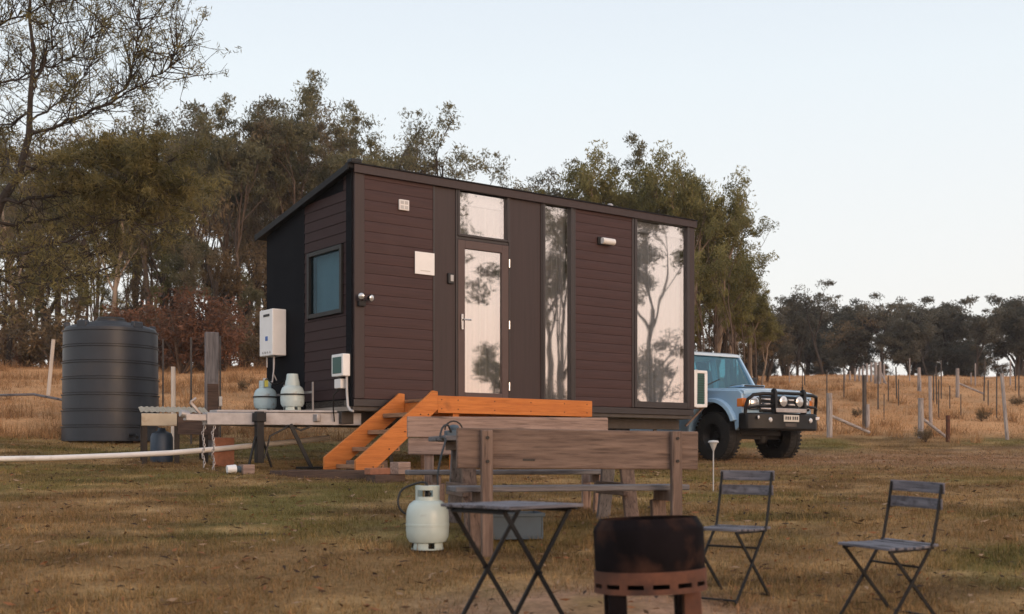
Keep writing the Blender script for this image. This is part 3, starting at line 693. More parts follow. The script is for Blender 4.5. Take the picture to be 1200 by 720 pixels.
    MB().span((1.535, -.064, 1.70), (1.585, -.0605, 1.79)).build('key_pad', 'greyplastic', k, .003)
    # twin flood lights at the corner
    m = MB(); m.box((.09, -.075, 1.27), (.10, .06, .07)); m.tube([(.09, -.09, 1.30), (.06, -.13, 1.34)], .012, 6); m.tube([(.12, -.09, 1.30), (.17, -.12, 1.33)], .012, 6)
    fl = m.build('flood_light', 'black', t, .004)
    for (x, y, z, d) in ((.045, -.15, 1.36, (-.6,-.7,-.1)), (.20, -.15, 1.345, (.2,-.95,-.15))):
        q = Vector(d).to_track_quat('Z', 'Y').to_matrix()
        m = MB(); m.lathe([(.0, -.06), (.03, -.055), (.05, 0), (.046, .01)], 16, (x, y, z), 0, q); h = m.build('lamp_head', 'black', fl)
        m = MB(); m.lathe([(.045, .004), (.03, .016), (.0, .02)], 16, (x, y, z), 0, q); m.build('lens', 'lens', h)
    m = MB(); m.span((4.30, -.06, 2.515), (4.37, -.034, 2.635)); wl = m.build('wall_lamp', 'black', t, .006)
    m = MB(); m.tube([(4.35, -.09, 2.575), (4.60, -.09, 2.575)], .052, 14); m.build('lamp_shade', 'whitepaint', wl, .008)
    # power inlet box on the end wall by the corner
    m = MB(); m.span((-.14, .02, .30), (-.025, .34, .60)); pb = m.build('power_box', 'white', t, .012)
    MB().span((-.146, .06, .34), (-.1405, .30, .56)).build('box_cover', 'greenbox', pb, .002)
    m = MB(); m.span((-.12, .12, .14), (-.03, .30, .27)); m.build('power_socket', 'whitepaint', pb, .01)
    m = MB(); m.tube([(-.06, .06, .30), (-.06, .055, .10), (-.06, .03, -.10), (-.055, -.03, -.16), (-.04, -.08, -.17)], .017, 8); m.build('conduit', 'greyplastic', pb)
    m = MB(); m.tube([(-.075, .24, .14), (-.13, .30, .05), (-.10, .36, -.12), (-.06, .4, -.3)], .010, 6); m.build('cable', 'hose', pb)
    # curtains inside
    def curtain(x0, x1, z0, z1, y=.16, name='curtain', amp=.025, f=26):
        n = int((x1-x0)/.018); vs = []; fs = []
        for i in range(n+1):
            x = x0+(x1-x0)*i/n; o = y+amp*math.sin(x*f*2)+amp*.5*math.sin(x*f*4.7+1)
            vs += [(x, o, z0), (x, o, z1)]
        fs = [(2*i, 2*i+2, 2*i+3, 2*i+1) for i in range(n)]
        MB().add(vs, fs).build(name, 'curtain' if name == 'curtain' else 'net', t, fix=False, sharp=80)
    curtain(5.10, 6.30, .05, 3.0); curtain(1.70, 2.56, .05, 2.3, .13, 'net_curtain'); curtain(1.70, 2.56, 2.36, 2.84, .14, 'net_curtain'); curtain(3.22, 3.8, .05, 3.0, .13, 'net_curtain')
    MB().span((1.70, .12, 2.86), (2.56, .15, 3.03)).build('roller_blind', 'curtain', t, .01)
    MB().span((5.12, .08, 2.84), (6.28, .11, 3.01)).build('roller_blind', 'curtain', t, .01)
    MB().span((.30, .16, .0) if False else (.09, .26, 1.2), (.11, 1.2, 2.08)).build('window_blind', 'blindteal', t, .004)
    # chassis
    m = MB()
    for y in (.35, HW-.35): m.span((0, y-.04, -.33), (HL, y+.04, -.165))
    for x in (.1, 1.4, 2.7, 4.0, 5.3, 6.3): m.span((x-.03, .395, -.29), (x+.03, HW-.395, -.17))
    m.span((0, .0, -.16), (HL, .05, -.105)); ch = m.build('chassis', 'darkgalv', t, .005)
    for x in (.7, 5.9):
        m = MB(); m.beam((x, .35, -.33), (x+.12, .3, -1.0), .05, .05); m.box((x+.12, .3, -1.0), (.2, .2, .03)); m.build('stabiliser_leg', 'black', ch)
    for y in (.18, HW-.18):
        for x in (3.0, 3.85):
            mm = Matrix.Rotation(R(90), 3, 'X'); m = MB(); m.lathe([(.10, -.11), (.32, -.11), (.35, -.07), (.35, .07), (.32, .11), (.10, .11), (.10, -.11)], 32, (x, y, -.70), 0, mm); w = m.build('trailer_wheel', 'tyre', ch)
            m = MB(); m.lathe([(.0, .06), (.10, .08), (.2, .03), (.21, .115)], 24, (x, y, -.70), 0, mm); m.build('rim', 'galv', w)
    # drawbar
    tip = (-1.6, 1.3)
    m = MB()
    for y in (.3, 2.3): m.beam((.3, y, -.265), (-1.52, 1.3+(y-1.3)*.04, -.265), .09, .17)
    m.span((-.30, .45, -.30), (-.24, 2.15, -.2)); db = m.build('drawbar', 'galv', t, .008)
    m = MB(); m.prism([(-.03, .38, -.176), (-.03, 2.22, -.176), (-1.42, 1.42, -.176), (-1.42, 1.18, -.176)], (0, 0, .03)); m.build('deck_plate', 'galv', db, .004)
    m = MB(); m.box((-1.66, 1.3, -.25), (.32, .11, .09)); m.tube([(-1.76, 1.3, -.22), (-1.88, 1.3, -.20)], [.055, .05], 12); m.beam((-1.60, 1.3, -.2), (-1.74, 1.3, -.05), .03, .04); m.tube([(-1.74, 1.3, -.05), (-1.66, 1.3, .01)], .018, 8); m.build('coupling', 'galv', db, .01)
    for i, (x, y, z1) in enumerate(((-1.45, 1.22, -.96), (-1.53, 1.36, -.93))):
        m = MB(); z = -.30; k = 0
        while z > z1:
            c = (x+.012*math.sin(k), y+.012*math.cos(k*1.7), z); q = Matrix.Rotation(R(90*(k % 2)), 3, 'Z')
            pts = [Vector(c)+q @ Vector((.014*math.cos(a*math.pi/4), 0, .027*math.sin(a*math.pi/4))) for a in range(9)]
            m.tube(pts, .0065, 5, 0, False); z -= .040; k += 1
        m.build('safety_chain', 'galv', db, fix=False)
    gj = HA.z-G(*(H2W(-1.05, 1.0, 0).xy))
    m = MB(); m.beam((-.98, .80, -.17), (-.98, .80, -gj+.10), .10, .10); m.box((-.98, .80, -.25), (.14, .15, .12)); m.beam((-.94, .80, -.5), (-.80, .80, -gj+.04), .028, .028); m.beam((-1.03, .80, -.5), (-1.16, .74, -gj+.04), .028, .028); m.build('jockey_stand', 'black', db, .006)
    m = MB(); m.beam((-.62, .60, -.34), (-.36, .50, -gj+.04), .07, .05); m.box((-.36, .50, -gj+.035), (.34, .24, .03)); m.build('stabiliser_leg', 'black', db, .004)
    m = MB(); m.tube([(-.15, .6, -.3), (-.45, .62, -.42), (-.6, .66, -.36), (-.85, .74, -.5), (-.93, .74, -.8)], .014, 6); m.build('cable', 'hose', db)
    # awning-side air conditioner on the far end
    m = MB(); m.span((HL+.10, .02, .12), (HL+.42, .80, .72)); 
    return t
house()
# ------------------------------------------------ air conditioner at the right end
def aircon():
    o = thing('air_conditioner', 'white framed air conditioner unit on a bracket at the right end of the house', 'air conditioner', H2W(HL+.02, .08, .05), HY)
    m = MB(); a, b, c, d = .0, .16, .02, .62
    m.span((.10, .0, .0), (.17, .26, .62)); m.span((.17, .0, .0), (.42, .26, .05)); m.span((.17, .0, .57), (.42, .26, .62)); m.span((.36, .0, .05), (.42, .26, .57))
    m.build('casing', 'white', o, .01)
    m = MB(); m.span((.17, .02, .05), (.36, .25, .57)); m.build('coil', 'greenbox', o)
    m = MB()
    for i in range(12): m.box((.265, .012, .085+i*.04), (.18, .006, .008))
    m.build('grille', 'blackplastic', o)
    m = MB(); m.beam((.0, .1, -.01), (.42, .1, -.01), .03, .03); m.beam((.0, .1, -.32), (.38, .1, -.03), .03, .03); m.build('bracket', 'oldX', o)
aircon()
# ------------------------------------------------ hot water unit on the left end wall
def heater():
    o = thing('gas_water_heater', 'white gas water heater hung on the dark end wall', 'water heater', H2W(-.03, 1.92, .70), HY)
    m = MB(); m.span((-.22, 0, 0), (0, .44, .68)); b = m.build('casing', 'white', o, .012, 3)
    m = MB(); m.span((-.226, .10, .575), (-.2205, .30, .61)); m.build('flue_slot', 'blackplastic', o)
    m = MB(); m.span((-.226, .16, .22), (-.2205, .235, .285)); m.build('badge', 'blueink', o)
    m = MB()
    for y in (.08, .16, .24, .32): m.tube([(-.222, y, .05), (-.228, y, .05)], .018, 10)
    m.build('access_caps', 'greyplastic', o)
    m = MB(); m.tube([(-.12, .15, 0), (-.12, .16, -.18), (-.16, .13, -.38), (-.24, .12, -.52)], .012, 8); m.tube([(-.08, .26, 0), (-.08, .26, -.25), (-.03, .26, -.35)], .010, 8); m.tube([(-.15, .33, 0), (-.15, .33, -.16)], .011, 8)
    m.build('pipes', 'galv', o)
heater()
# ------------------------------------------------ gas bottles
def bottle_shell(m, r, h, n=36):
    m.lathe([(0, .045), (r*.6, .047), (r*.85, .06), (r*.97, .095), (r, .14), (r, h*.5-.012), (r*1.012, h*.5-.010), (r*1.012, h*.5+.006), (r, h*.5+.008), (r, h-.13), (r*.965, h-.085), (r*.86, h-.04), (r*.66, h-.012), (r*.35, h), (0, h)], n)
def foot_ring(m, r):
    # ring with cut-outs
    for k in range(4):
        a = k*math.pi/2+.2; m.lathe([(r*.72, .0), (r*.74, .012), (r*.70, .055)], 7, (0,0,0), 0, None, a, a+1.15)
        m.lathe([(r*.68, .0), (r*.66, .055)], 7, (0,0,0), 0, None, a, a+1.15)
    m.lathe([(r*.75, 0), (r*.76, .012), (r*.66, .012), (r*.67, 0), (r*.75, 0)], 32)
def gas_front():
    p = hit(501, 645)
    o = thing('gas_bottle', 'cream white gas bottle standing on the grass beside the bistro table', 'gas bottle', p, R(20))
    m = MB(); bottle_shell(m, .165, .385); m.build('body', 'gas', o)
    m = MB(); foot_ring(m, .165); m.build('foot_ring', 'gas', o)
    m = MB(); r = .095
    # collar with a hand opening: two rings joined by pillars, open at the back
    a0, a1 = R(-250), R(70)
    m.lathe([(r, .365), (r*.98, .385), (r*.98, .405), (r*.92, .405), (r*.92, .365)], 40, (0,0,0), 0, None, a0, a1)
    m.lathe([(r*.98, .455), (r, .487), (r*.93, .49), (r*.92, .455), (r*.98, .455)], 40, (0,0,0), 0, None, a0, a1)
    for b0, b1 in ((-250, -150), (-70, 70)):
        m.lathe([(r*.98, .40), (r*.98, .458), (r*.92, .458), (r*.92, .40)], 14, (0,0,0), 0, None, R(b0-10), R(b1-10) if b1 < 70 else R(b1))
    m.build('collar', 'gas', o)
    m = MB(); m.tube([(0,0,.38), (0,0,.45)], .02, 10); m.tube([(0,0,.45), (0,0,.475)], [.03,.03], 12); m.tube([(0,0,.425), (.0,-.06,.425)], .015, 8); m.build('valve', 'black', o)
    return p
GB = gas_front()
def gas_pair():
    for k, (y, cap, lab) in enumerate(((1.93, False, 'pale blue gas bottle with yellow tagged open valve on the drawbar, under the heater'), (1.06, True, 'pale gas bottle with a domed valve cap on the drawbar, right of the other'))):
        o = thing('gas_bottle', lab, 'gas bottle', H2W(-.36, y, -.142), HY)
        m = MB(); bottle_shell(m, .165, .36); m.build('body', 'gasblue' if not cap else 'gaspale', o)
        m = MB(); foot_ring(m, .165); m.build('foot_ring', 'gas', o)
        m = MB(); m.lathe([(.17, .215), (.178, .215), (.178, .235), (.17, .235), (.17, .215)], 36); m.build('strap', 'black', o)
        if cap:
            m = MB(); m.lathe([(.105, .33), (.098, .40), (.085, .45), (.080, .50), (.074, .515), (.0, .52)], 28); m.build('valve_cap', 'gaspale', o)
        else:
            m = MB(); m.lathe([(.090, .345), (.088, .46), (.081, .46), (.083, .345)], 24, (0,0,0), 0, None, R(-10), R(230)); m.build('collar', 'gasblue', o)
            m = MB(); m.tube([(0,0,.36), (0,0,.46)], .02, 8); m.tube([(0,0,.46), (0,0,.50)], .034, 10); m.tube([(0,0,.44), (-.04,-.10,.47)], .013, 6); m.build('valve', 'greyplastic', o)
            m = MB(); m.box((-.03, -.10, .42), (.055, .006, .10)); m.build('tag', 'yellow', o)
            m = MB(); m.tube([(-.04,-.10,.47), (-.06,-.18,.48), (-.02,-.24,.42), (.06,-.25,.40), (.2,-.2,.44), (.3,-.1,.55)], .010, 6); m.build('pigtail_hose', 'hose', o)
gas_pair()
def bottle_holder():
    o = thing('bottle_rack', 'thin metal bottle rack around the two bottles on the drawbar', 'rack', H2W(-.36, 1.5, -.142), HY)
    m = MB()
    for y in (-.68, -.22, .20, .66): m.beam((.19, y, .0), (.19, y, .40), .02, .02)
    m.beam((.19, -.68, .26), (.19, .66, .26), .015, .03); m.build('frame', 'galv', o)
bottle_holder()
# ------------------------------------------------ stairs and landing
def stairs():
    o = thing('timber_stairs', 'orange treated pine stairs with landing in front of the door', 'stairs', HA, HY)
    gl = lambda x, y: G(*(H2W(x, y, 0).xy))-HA.z
    for y in (-.98, -.16):
        zb = gl(-.40, y)+.06
        prof = [(.70, .075), (.62, .085), (.56, .03), (-.52, zb+.16), (-.52, zb), (-.30, zb), (.70, -.16)]
        m = MB(); m.prism([(x, y-.022, z) for x, z in prof], (0, .045, 0)); sg = m.build('stringer', 'pineX', o, .004)
        m = MB()
        for k in range(4):
            for dx in (-.07, .05): m.tube([(.50-.235*k+dx, y-.020, -.23-.225*k), (.50-.235*k+dx, y-.028, -.23-.225*k)], .009, 8)
        m.build('screws', 'black', sg)
    for k in range(4):
        x = .50-.235*k; z = -.20-.225*k
        m = MB(); m.span((x-.15, -.953, z-.055), (x+.12, -.187, z)); m.build('tread', 'tread', o, .004)
    m = MB(); x0, x1 = .70, 3.34
    n = 8
    for i in range(n):
        a = -.95+i*(.85/n); m.span((x0, a+.004, -.045), (x1, a+.85/n-.004, -.005))
    m.build('landing_deck', 'tread', o, .003)
    m = MB(); m.span((x0+.002, -1.0, -.205), (x1+.02, -.955, .022)); fb = m.build('fascia_board', 'pineX', o, .004)
    m = MB()
    for x in (.76, 1.02, 1.62, 2.24, 2.84, 3.26):
        for z in (-.03, -.15): m.tube([(x, -.998, z), (x, -1.004, z)], .008, 8)
    m.build('screws', 'black', fb)
    m = MB(); m.span((x0, -.12, -.23), (x1, -.08, -.05)); m.span((x1-.045, -.953, -.21), (x1, -.12, -.05)); m.span((x0, -.953, -.21), (x0+.045, -.12, -.05)); m.build('joists', 'pineX', o, .004)
    for x in (1.02, 3.24):
        zb = gl(x, -.9); m = MB(); m.span((x-.05, -.953, zb-.05), (x+.05, -.86, -.05)); m.build('post', 'pineZ', o, .004)
        zb = gl(x, -.2); m = MB(); m.span((x-.05, -.25, zb-.05), (x+.05, -.16, -.05)); m.build('post', 'tread', o, .004)
stairs()
def block(name, label, cat, u, v, Y, d, rz, mat, lift=0., group=None):
    x = (u-600)/F*Y; m = MB(); m.box((0, 0, d[2]/2), d)
    b = m.build(name, mat, None, .008, 2); b.location = (x, Y, G(x, Y)-.02+lift); b.rotation_euler = (0, 0, rz)
    return tag(b, label, cat, group)
block('timber_sleeper', 'long dark sleeper lying flat at the foot of the stairs', 'sleeper', 386, 555, 14.75, (1.05, .2, .12), HY-.9, 'sleeper')
block('timber_block', 'dark flat timber pad left of the stairs', 'timber', 352, 548, 15.4, (.7, .35, .07), HY, 'sleeper')
block('brick', 'lower brown brick under the near stair stringer', 'brick', 452, 566, 14.25, (.42, .22, .11), HY, 'sleeper')
block('brick', 'orange brick on top under the near stair stringer', 'brick', 443, 556, 14.25, (.30, .14, .08), HY, 'brick', .11)
block('timber_block', 'pale square timber offcut right of the stair foot', 'timber', 469, 553, 14.3, (.20, .16, .15), HY+.2, 'paleX', .11)
block('timber_block', 'brown timber block under the landing', 'timber', 430, 545, 15.4, (.5, .22, .2), HY, 'oldX')
# ------------------------------------------------ water tank
def tank():
    p = Vector(((130-600)/F*21, 21, 0)); p.z = G(p.x, p.y)-.03
    o = thing('water_tank', 'large ribbed dark grey round water tank in front of the forest', 'water tank', p)
    r = .805; H = 1.95; prof = [(0, 0), (r*1.02, 0)]
    nb = 7
    for i in range(nb):
        a = H*i/nb; b = H*(i+1)/nb; rr = r*(1.025-.035*i/nb)
        prof += [(rr, a+.004), (rr-.001, b-.045), (rr+.016, b-.038), (rr+.016, b-.022), (rr-.022, b-.018), (rr-.022, b)]
    prof += [(r*.965, H+.02), (r*.94, H+.05), (r*.6, H+.13), (r*.33, H+.17), (r*.33, H+.19), (0, H+.20)]
    m = MB(); m.lathe(prof, 72); m.build('shell', 'tank', o, sharp=22)
    for a in (R(-35), R(35), R(200), R(145), R(-110)):
        m = MB(); c = Vector((math.cos(a)*r*.90, math.sin(a)*r*.90, H+.07)); m.box(c, (.10, .20, .12), Euler((0, 0, a))); m.build('lifting_lug', 'tank', o, .02)
    m = MB(); m.lathe([(0, .06), (.22, .055), (.24, .03), (.24, 0)], 28, (0, .0, H+.19)); m.build('lid', 'blackplastic', o)
    m = MB(); m.tube([(.55, -.62, .10), (.68, -.78, .10), (.75, -.9, .06)], .03, 8); m.build('outlet', 'black', o)
tank()
# ------------------------------------------------ low roofed stand beside the tank
def stand():
    Y = 17.2; x = (204-600)/F*Y; g = G(x, Y)
    o = thing('pump_shelter', 'low timber pump shelter with a cream sheet roof beside the tank', 'shelter', (x, Y, g), .35)
    m = MB()
    n = 16; vs = []; fs = []
    def sheet(x0, x1, y0, z0, y1, z1):
        k = int((x1-x0)/.02); vs = []
        for i in range(k+1):
            xx = x0+(x1-x0)*i/k; o_ = .008*math.sin(xx*2*math.pi/.076)
            vs += [(xx, y0, z0+o_), (xx, y1, z1+o_), (xx, y0, z0+o_-.004), (xx, y1, z1+o_-.004)]
        f = []
        for i in range(k): f += [(4*i, 4*i+4, 4*i+5, 4*i+1), (4*i+2, 4*i+3, 4*i+7, 4*i+6)]
        m.add(vs, f)
    sheet(-.48, .46, -.30, .72, .38, .82)
    rf = m.build('roof_sheet', 'beige', o, fix=False)
    m = MB(); m.span((-.47, -.32, .52), (.02, -.295, .70)); m.build('side_sheet', 'beige', o, .01)
    m = MB(); m.span((.03, -.31, .40), (.45, -.28, .70)); m.build('side_board', 'sleeper', o, .004)
    for a, b in ((-.42, -.26), (.02, -.26), (.42, -.26), (-.42, .3), (.42, .3)):
        m = MB(); m.span((a-.035, b-.035, -.12), (a+.035, b+.035, .70)); m.build('leg', 'bark_dark', o, .004)
    m = MB(); m.lathe([(0,0), (.15,0), (.16,.03), (.16,.36), (.14,.42), (.06,.46), (.05,.5), (0,.5)], 24, (-.17, .05, 0)); 
    b = m.build('pump_drum', 'bluedrum', None); b.parent = None; b.location = o.matrix_basis @ Vector((0,0,0)); b.rotation_euler = (0,0,.35); tag(b, 'small blue plastic drum under the cream roofed shelter', 'drum')
stand()
# ------------------------------------------------ posts and stakes by the tank
def simple_post(name, label, cat, u, vb, vt, Y, w, mat, group=None, lean=0., round_=False):
    x = (u-600)/F*Y; g = G(x, Y); h = (HV-vt)/F*Y+CZ-g
    m = MB()
    if round_: m.tube([(0,0,-.1), (lean*h*.5, .01, h*.5), (lean*h, 0, h)], [w/2*1.05, w/2, w/2], 10)
    else: m.beam((0,0,-.1), (lean*h, 0, h), w, w*.8, (0,1,0))
    b = m.build(name, mat, None, .006 if not round_ else 0); b.location = (x, Y, g)
    return tag(b, label, cat, group)
def thick_post():
    Y = 18.6; x = (248-600)/F*Y; g = G(x, Y); h = (HV-390)/F*Y+CZ-g
    o = thing('timber_post', 'thick weathered grey timber post left of the house', 'post', (x, Y, g), .3)
    m = MB(); m.span((-.105, -.10, -.1), (.105, .10, h)); m.build('post', 'greyZ', o, .012)
    m = MB(); m.span((-.07, -.125, .25), (.095, -.102, h*.58)); m.build('backing_board', 'sleeper', o, .004)
    m = MB(); m.span((.108, -.06, h*.40), (.16, .02, h*.48)); m.build('tap_box', 'whitepaint', o, .008)
thick_post()
simple_post('white_stake', 'short white pvc stake right of the water tank', 'stake', 203, 466, 430, 19.5, .075, 'pvcwhite', None, .0, True)
simple_post('white_stake', 'leaning white pipe stake left of the water tank', 'stake', 56, 455, 398, 29, .09, 'pvcwhite', None, .10, True)
simple_post('thin_stake', 'thin dark stake between the tank and the timber post', 'stake', 191, 470, 398, 23, .03, 'picket', None)
simple_post('thin_stake', 'thin grey stake left of the thick timber post', 'stake', 224, 470, 396, 20.5, .03, 'picket', None)
simple_post('thin_stake', 'thin grey stake right of the thick timber post', 'stake', 258, 470, 394, 20.5, .03, 'picket', None)
def ground_pipe():
    pts = []
    for u, v, Y in [(-120, 541, 15.6), (0, 538, 15.9), (60, 537, 16.0), (140, 534, 16.1), (200, 531, 16.25), (260, 526, 16.5), (310, 521, 16.9), (352, 517, 17.4), (385, 513, 17.9)]:
        p = at(u, v, Y); pts.append((p.x, p.y, max(p.z, G(p.x, p.y)+.03)))
    m = MB(); m.tube(pts, .037, 12); o = m.build('drain_pipe', 'pvc'); tag(o, 'long white pvc pipe running along the ground past the tank to the house', 'pipe')
ground_pipe()
def junk():
    x = (274-600)/F*15.3; o = thing('tap_fitting', 'small white and blue fitting lying at the foot of the jockey stand', 'fitting', (x, 15.3, G(x, 15.3)), .5)
    m = MB(); m.tube([(-.09, 0, .06), (.03, 0, .07)], .055, 12); m.build('body', 'white', o, .004); m = MB(); m.tube([(.03, 0, .07), (.10, .02, .06)], .04, 10); m.build('cap', 'bluecrate', o, .004)
    block('timber_block', 'short timber block under the jockey stand', 'timber', 289, 545, 15.4, (.16, .16, .14), HY, 'paleX')
    block('timber_board', 'brown board standing behind the chains under the drawbar', 'board', 262, 515, 16.6, (.30, .06, .42), HY, 'brick')
junk()
# ------------------------------------------------ foreground: benches, picnic table
def bench(label, uL, uR, YL, YR, vtop, flip, two):
    a = at(uL, vtop, YL); b = at(uR, vtop, YR); d = b-a; L = math.hypot(d.x, d.y); yaw = math.atan2(d.y, d.x); c = (a+b)/2
    g = G(c.x, c.y); o = thing('timber_bench', label, 'bench', (c.x, c.y, g), yaw)
    zt = c.z-g; s = 1 if not flip else -1   # seat lies on +y when s = 1
    tilt = R(1.0)
    m = MB(); 
    mat = 'oldX' if not two else 'paleX'; pz = 'oldZ' if not two else 'paleZ'
    if two:
        m.box((0, 0, zt-.10), (L, .042, .20)); o1 = m.build('back_board', mat, o, .008)
        m = MB(); m.box((.0, .004, zt-.285), (L*.99, .042, .155)); m.build('back_board', mat, o, .008)
    else:
        m.box((0, 0, zt-.155), (L, .045, .30), Euler((0, R(.5), 0))); bb = m.build('back_board', mat, o, .010)
        m = MB(); m.box((-.42, -.0235, zt-.235), (.095, .004, .014), Euler((0, R(2), 0))); m.build('knot_slot', 'black', bb)
    sz = .47 if not two else .385
    m = MB(); m.box((.01 if not two else -.05, s*.27, sz), (L*.985, .30, .045)); m.build('seat', 'greyX' , o, .010)
    xs = (-L/2+.215, L/2-.205)
    for i, x in enumerate(xs):
        m = MB(); m.beam((x, -s*.052, zt-.012), (x+.004, -s*.052, -.12), .055, .085, (1,0,0)); p = m.build('post', pz, o, .008)
        m = MB()
        for z in (zt-.07, zt-.245): m.tube([(x, -s*.078, z), (x, -s*.090, z)], .013, 8)
        m.build('bolt', 'black', p)
        m = MB(); m.beam((x+.03, s*.02, sz-.065), (x+.03, s*.40, sz-.065), .05, .08); m.build('seat_bearer', pz, o, .006)
        m = MB(); m.beam((x+.03, s*.37, sz-.10), (x+.03, s*.30, -.1), .06, .12, (1,0,0)); m.build('leg', pz, o, .008)
    return o
bench('heavy weathered plank bench in the foreground, its back to the viewer', 535, 817, 8.72, 9.28, 503, False, False)
bench('pale plank bench beyond the picnic table, facing the viewer', 477, 712, 11.2, 11.6, 489, True, True)
def picnic():
    c = at(618, 520, 10.2); yaw = R(13); g = G(c.x, c.y)
    o = thing('picnic_table', 'grey timber picnic table standing between the two plank benches', 'picnic table', (c.x, c.y, g), yaw)
    for i in range(4):
        m = MB(); y = -.36+i*.24; m.box((.06+.01*(i % 2), y, .77), (1.72, .225, .042)); m.build('top_board', 'greyX', o, .008)
    for x in (-.62, .76):
        m = MB(); m.beam((x, -.42, .71), (x, .42, .71), .05, .075); m.build('bearer', 'oldY', o, .006)
        for s in (-1, 1):
            m = MB(); m.beam((x+.052, s*.20, .70), (x+.052, s*.46, -.1), .05, .12, (1,0,0)); m.build('leg', 'oldZ' if s < 0 else 'greyZ', o, .008)
        m = MB(); m.beam((x-.0, -.40, .34), (x-.0, .40, .34), .05, .11); m.build('cross_brace', 'oldY', o, .006)
        m = MB(); m.beam((x, 0, .66), (x*.25, 0, .69), .045, .07); m.build('diagonal_brace', 'oldX', o, .006)
    return o, c
PT, PTC = picnic()
def crate():
    x = (602-600)/F*9.6; y = 9.55; o = thing('plastic_crate', 'blue grey plastic crate under the picnic table', 'crate', (x, y, G(x, y)), R(10))
    m = MB(); w, d, h = .42, .32, .22
    m.span((-w/2, -d/2, .01), (w/2, d/2, .03)); m.span((-w/2, -d/2, .03), (-w/2+.015, d/2, h)); m.span((w/2-.015, -d/2, .03), (w/2, d/2, h)); m.span((-w/2+.015, -d/2, .03), (w/2-.015, -d/2+.015, h)); m.span((-w/2+.015, d/2-.015, .03), (w/2-.015, d/2, h))
    m.build('tub', 'bluecrate', o, .004)
    m = MB(); m.span((-w/2-.015, -d/2-.015, h-.03), (w/2+.015, -d/2-.001, h)); m.span((-w/2-.015, d/2+.001, h-.03), (w/2+.015, d/2+.015, h)); m.span((-w/2-.015, -d/2-.001, h-.03), (-w/2-.001, d/2+.001, h)); m.span((w/2+.001, -d/2-.001, h-.03), (w/2+.015, d/2+.001, h)); m.build('rim', 'bluecrate', o, .004)
crate()
def burner():
    q = Matrix.Rotation(R(13), 3, 'Z') @ Vector((-.66, -.10, .792)); p = PT.location+q
    o = thing('gas_burner', 'small blue gas ring burner on the end of the picnic table', 'burner', p, R(13))
    m = MB(); m.span((-.075, -.06, .0), (.075, .06, .045)); m.lathe([(0, .095), (.035, .09), (.045, .07), (.04, .045)], 16); m.build('body', 'bluecrate', o, .006)
    m = MB(); pts = [(.075*math.cos(a*math.pi/8), .0+.02, .05+.075*math.sin(a*math.pi/8)) for a in range(9)]; m.tube(pts, .007, 6); m.build('handle', 'black', o)
    return p
BP = burner()
def hose():
    v = GB+Vector((.02, -.05, .43)); a = [v, v+Vector((-.03, .0, .08)), v+Vector((-.12, .05, .07)), v+Vector((-.22, .06, .02)), v+Vector((-.245, .05, -.08)), v+Vector((-.20, .04, -.15)), v+Vector((-.13, .06, -.16)), v+Vector((-.04, .13, -.10)), v+Vector((.045, .16, .0)), v+Vector((.05, .2, .15)), v+Vector((.07, .35, .30)), v+Vector((.09, .55, .42))]
    e = BP+Vector((-.02, -.07, .03)); a += [e+Vector((-.08, -.18, -.05)), e+Vector((-.07, -.1, .03)), e+Vector((-.03, -.04, .06)), e+Vector((0, .0, .0))]
    # smooth (Catmull-Rom)
    P_ = [a[0]]+a+[a[-1]]; out = []
    for i in range(1, len(P_)-2):
        for k in range(6):
            t = k/6; p0, p1, p2, p3 = P_[i-1], P_[i], P_[i+1], P_[i+2]
            out.append(.5*((2*p1)+(p2-p0)*t+(2*p0-5*p1+4*p2-p3)*t*t+(3*p1-p0-3*p2+p3)*t**3))
    out.append(a[-1])
    m = MB(); m.tube(out, .0085, 8); o = m.build('gas_hose', 'hose', fix=False); tag(o, 'looped black gas hose from the foreground bottle up to the burner', 'hose')
hose()
# ------------------------------------------------ bistro table and chairs
def bistro_table():
    Y = 6.6; x = 0.0; g = G(x, Y); o = thing('bistro_table', 'dark folding bistro table with slatted top in the foreground', 'table', (x, Y, g), R(44))
    m = MB(); w = .57; n = 6
    for i in range(n):
        y = -w/2+(i+.5)*w/n; m.box((0, y, .705), (w, w/n-.010, .018))
    m.build('slatted_top', 'bistro', o, .003)
    m = MB()
    for s in (-1, 1): m.box((s*(w/2-.05), 0, .688), (.022, w-.02, .012))
    m.build('top_rail', 'black', o)
    for s in (-1, 1):
        y = s*.21
        m = MB(); m.beam((-.26, y, .685), (.26, y, .0), .010, .024, (0,0,1)); m.build('leg', 'black', o)
        m = MB(); m.beam((.26, y-.014*s, .685), (-.26, y-.014*s, .0), .010, .024, (0,0,1)); m.build('leg', 'black', o)
        MB().tube([(0, y-.02, .343), (0, y+.02, .343)], .012, 8).build('pivot', 'black', o)
    for x_, z in ((.25, .012), (-.25, .012), (-.26, .675), (.26, .675)):
        MB().tube([(x_, -.205, z), (x_, .205, z)], .008, 6).build('crossbar', 'black', o)
bistro_table()
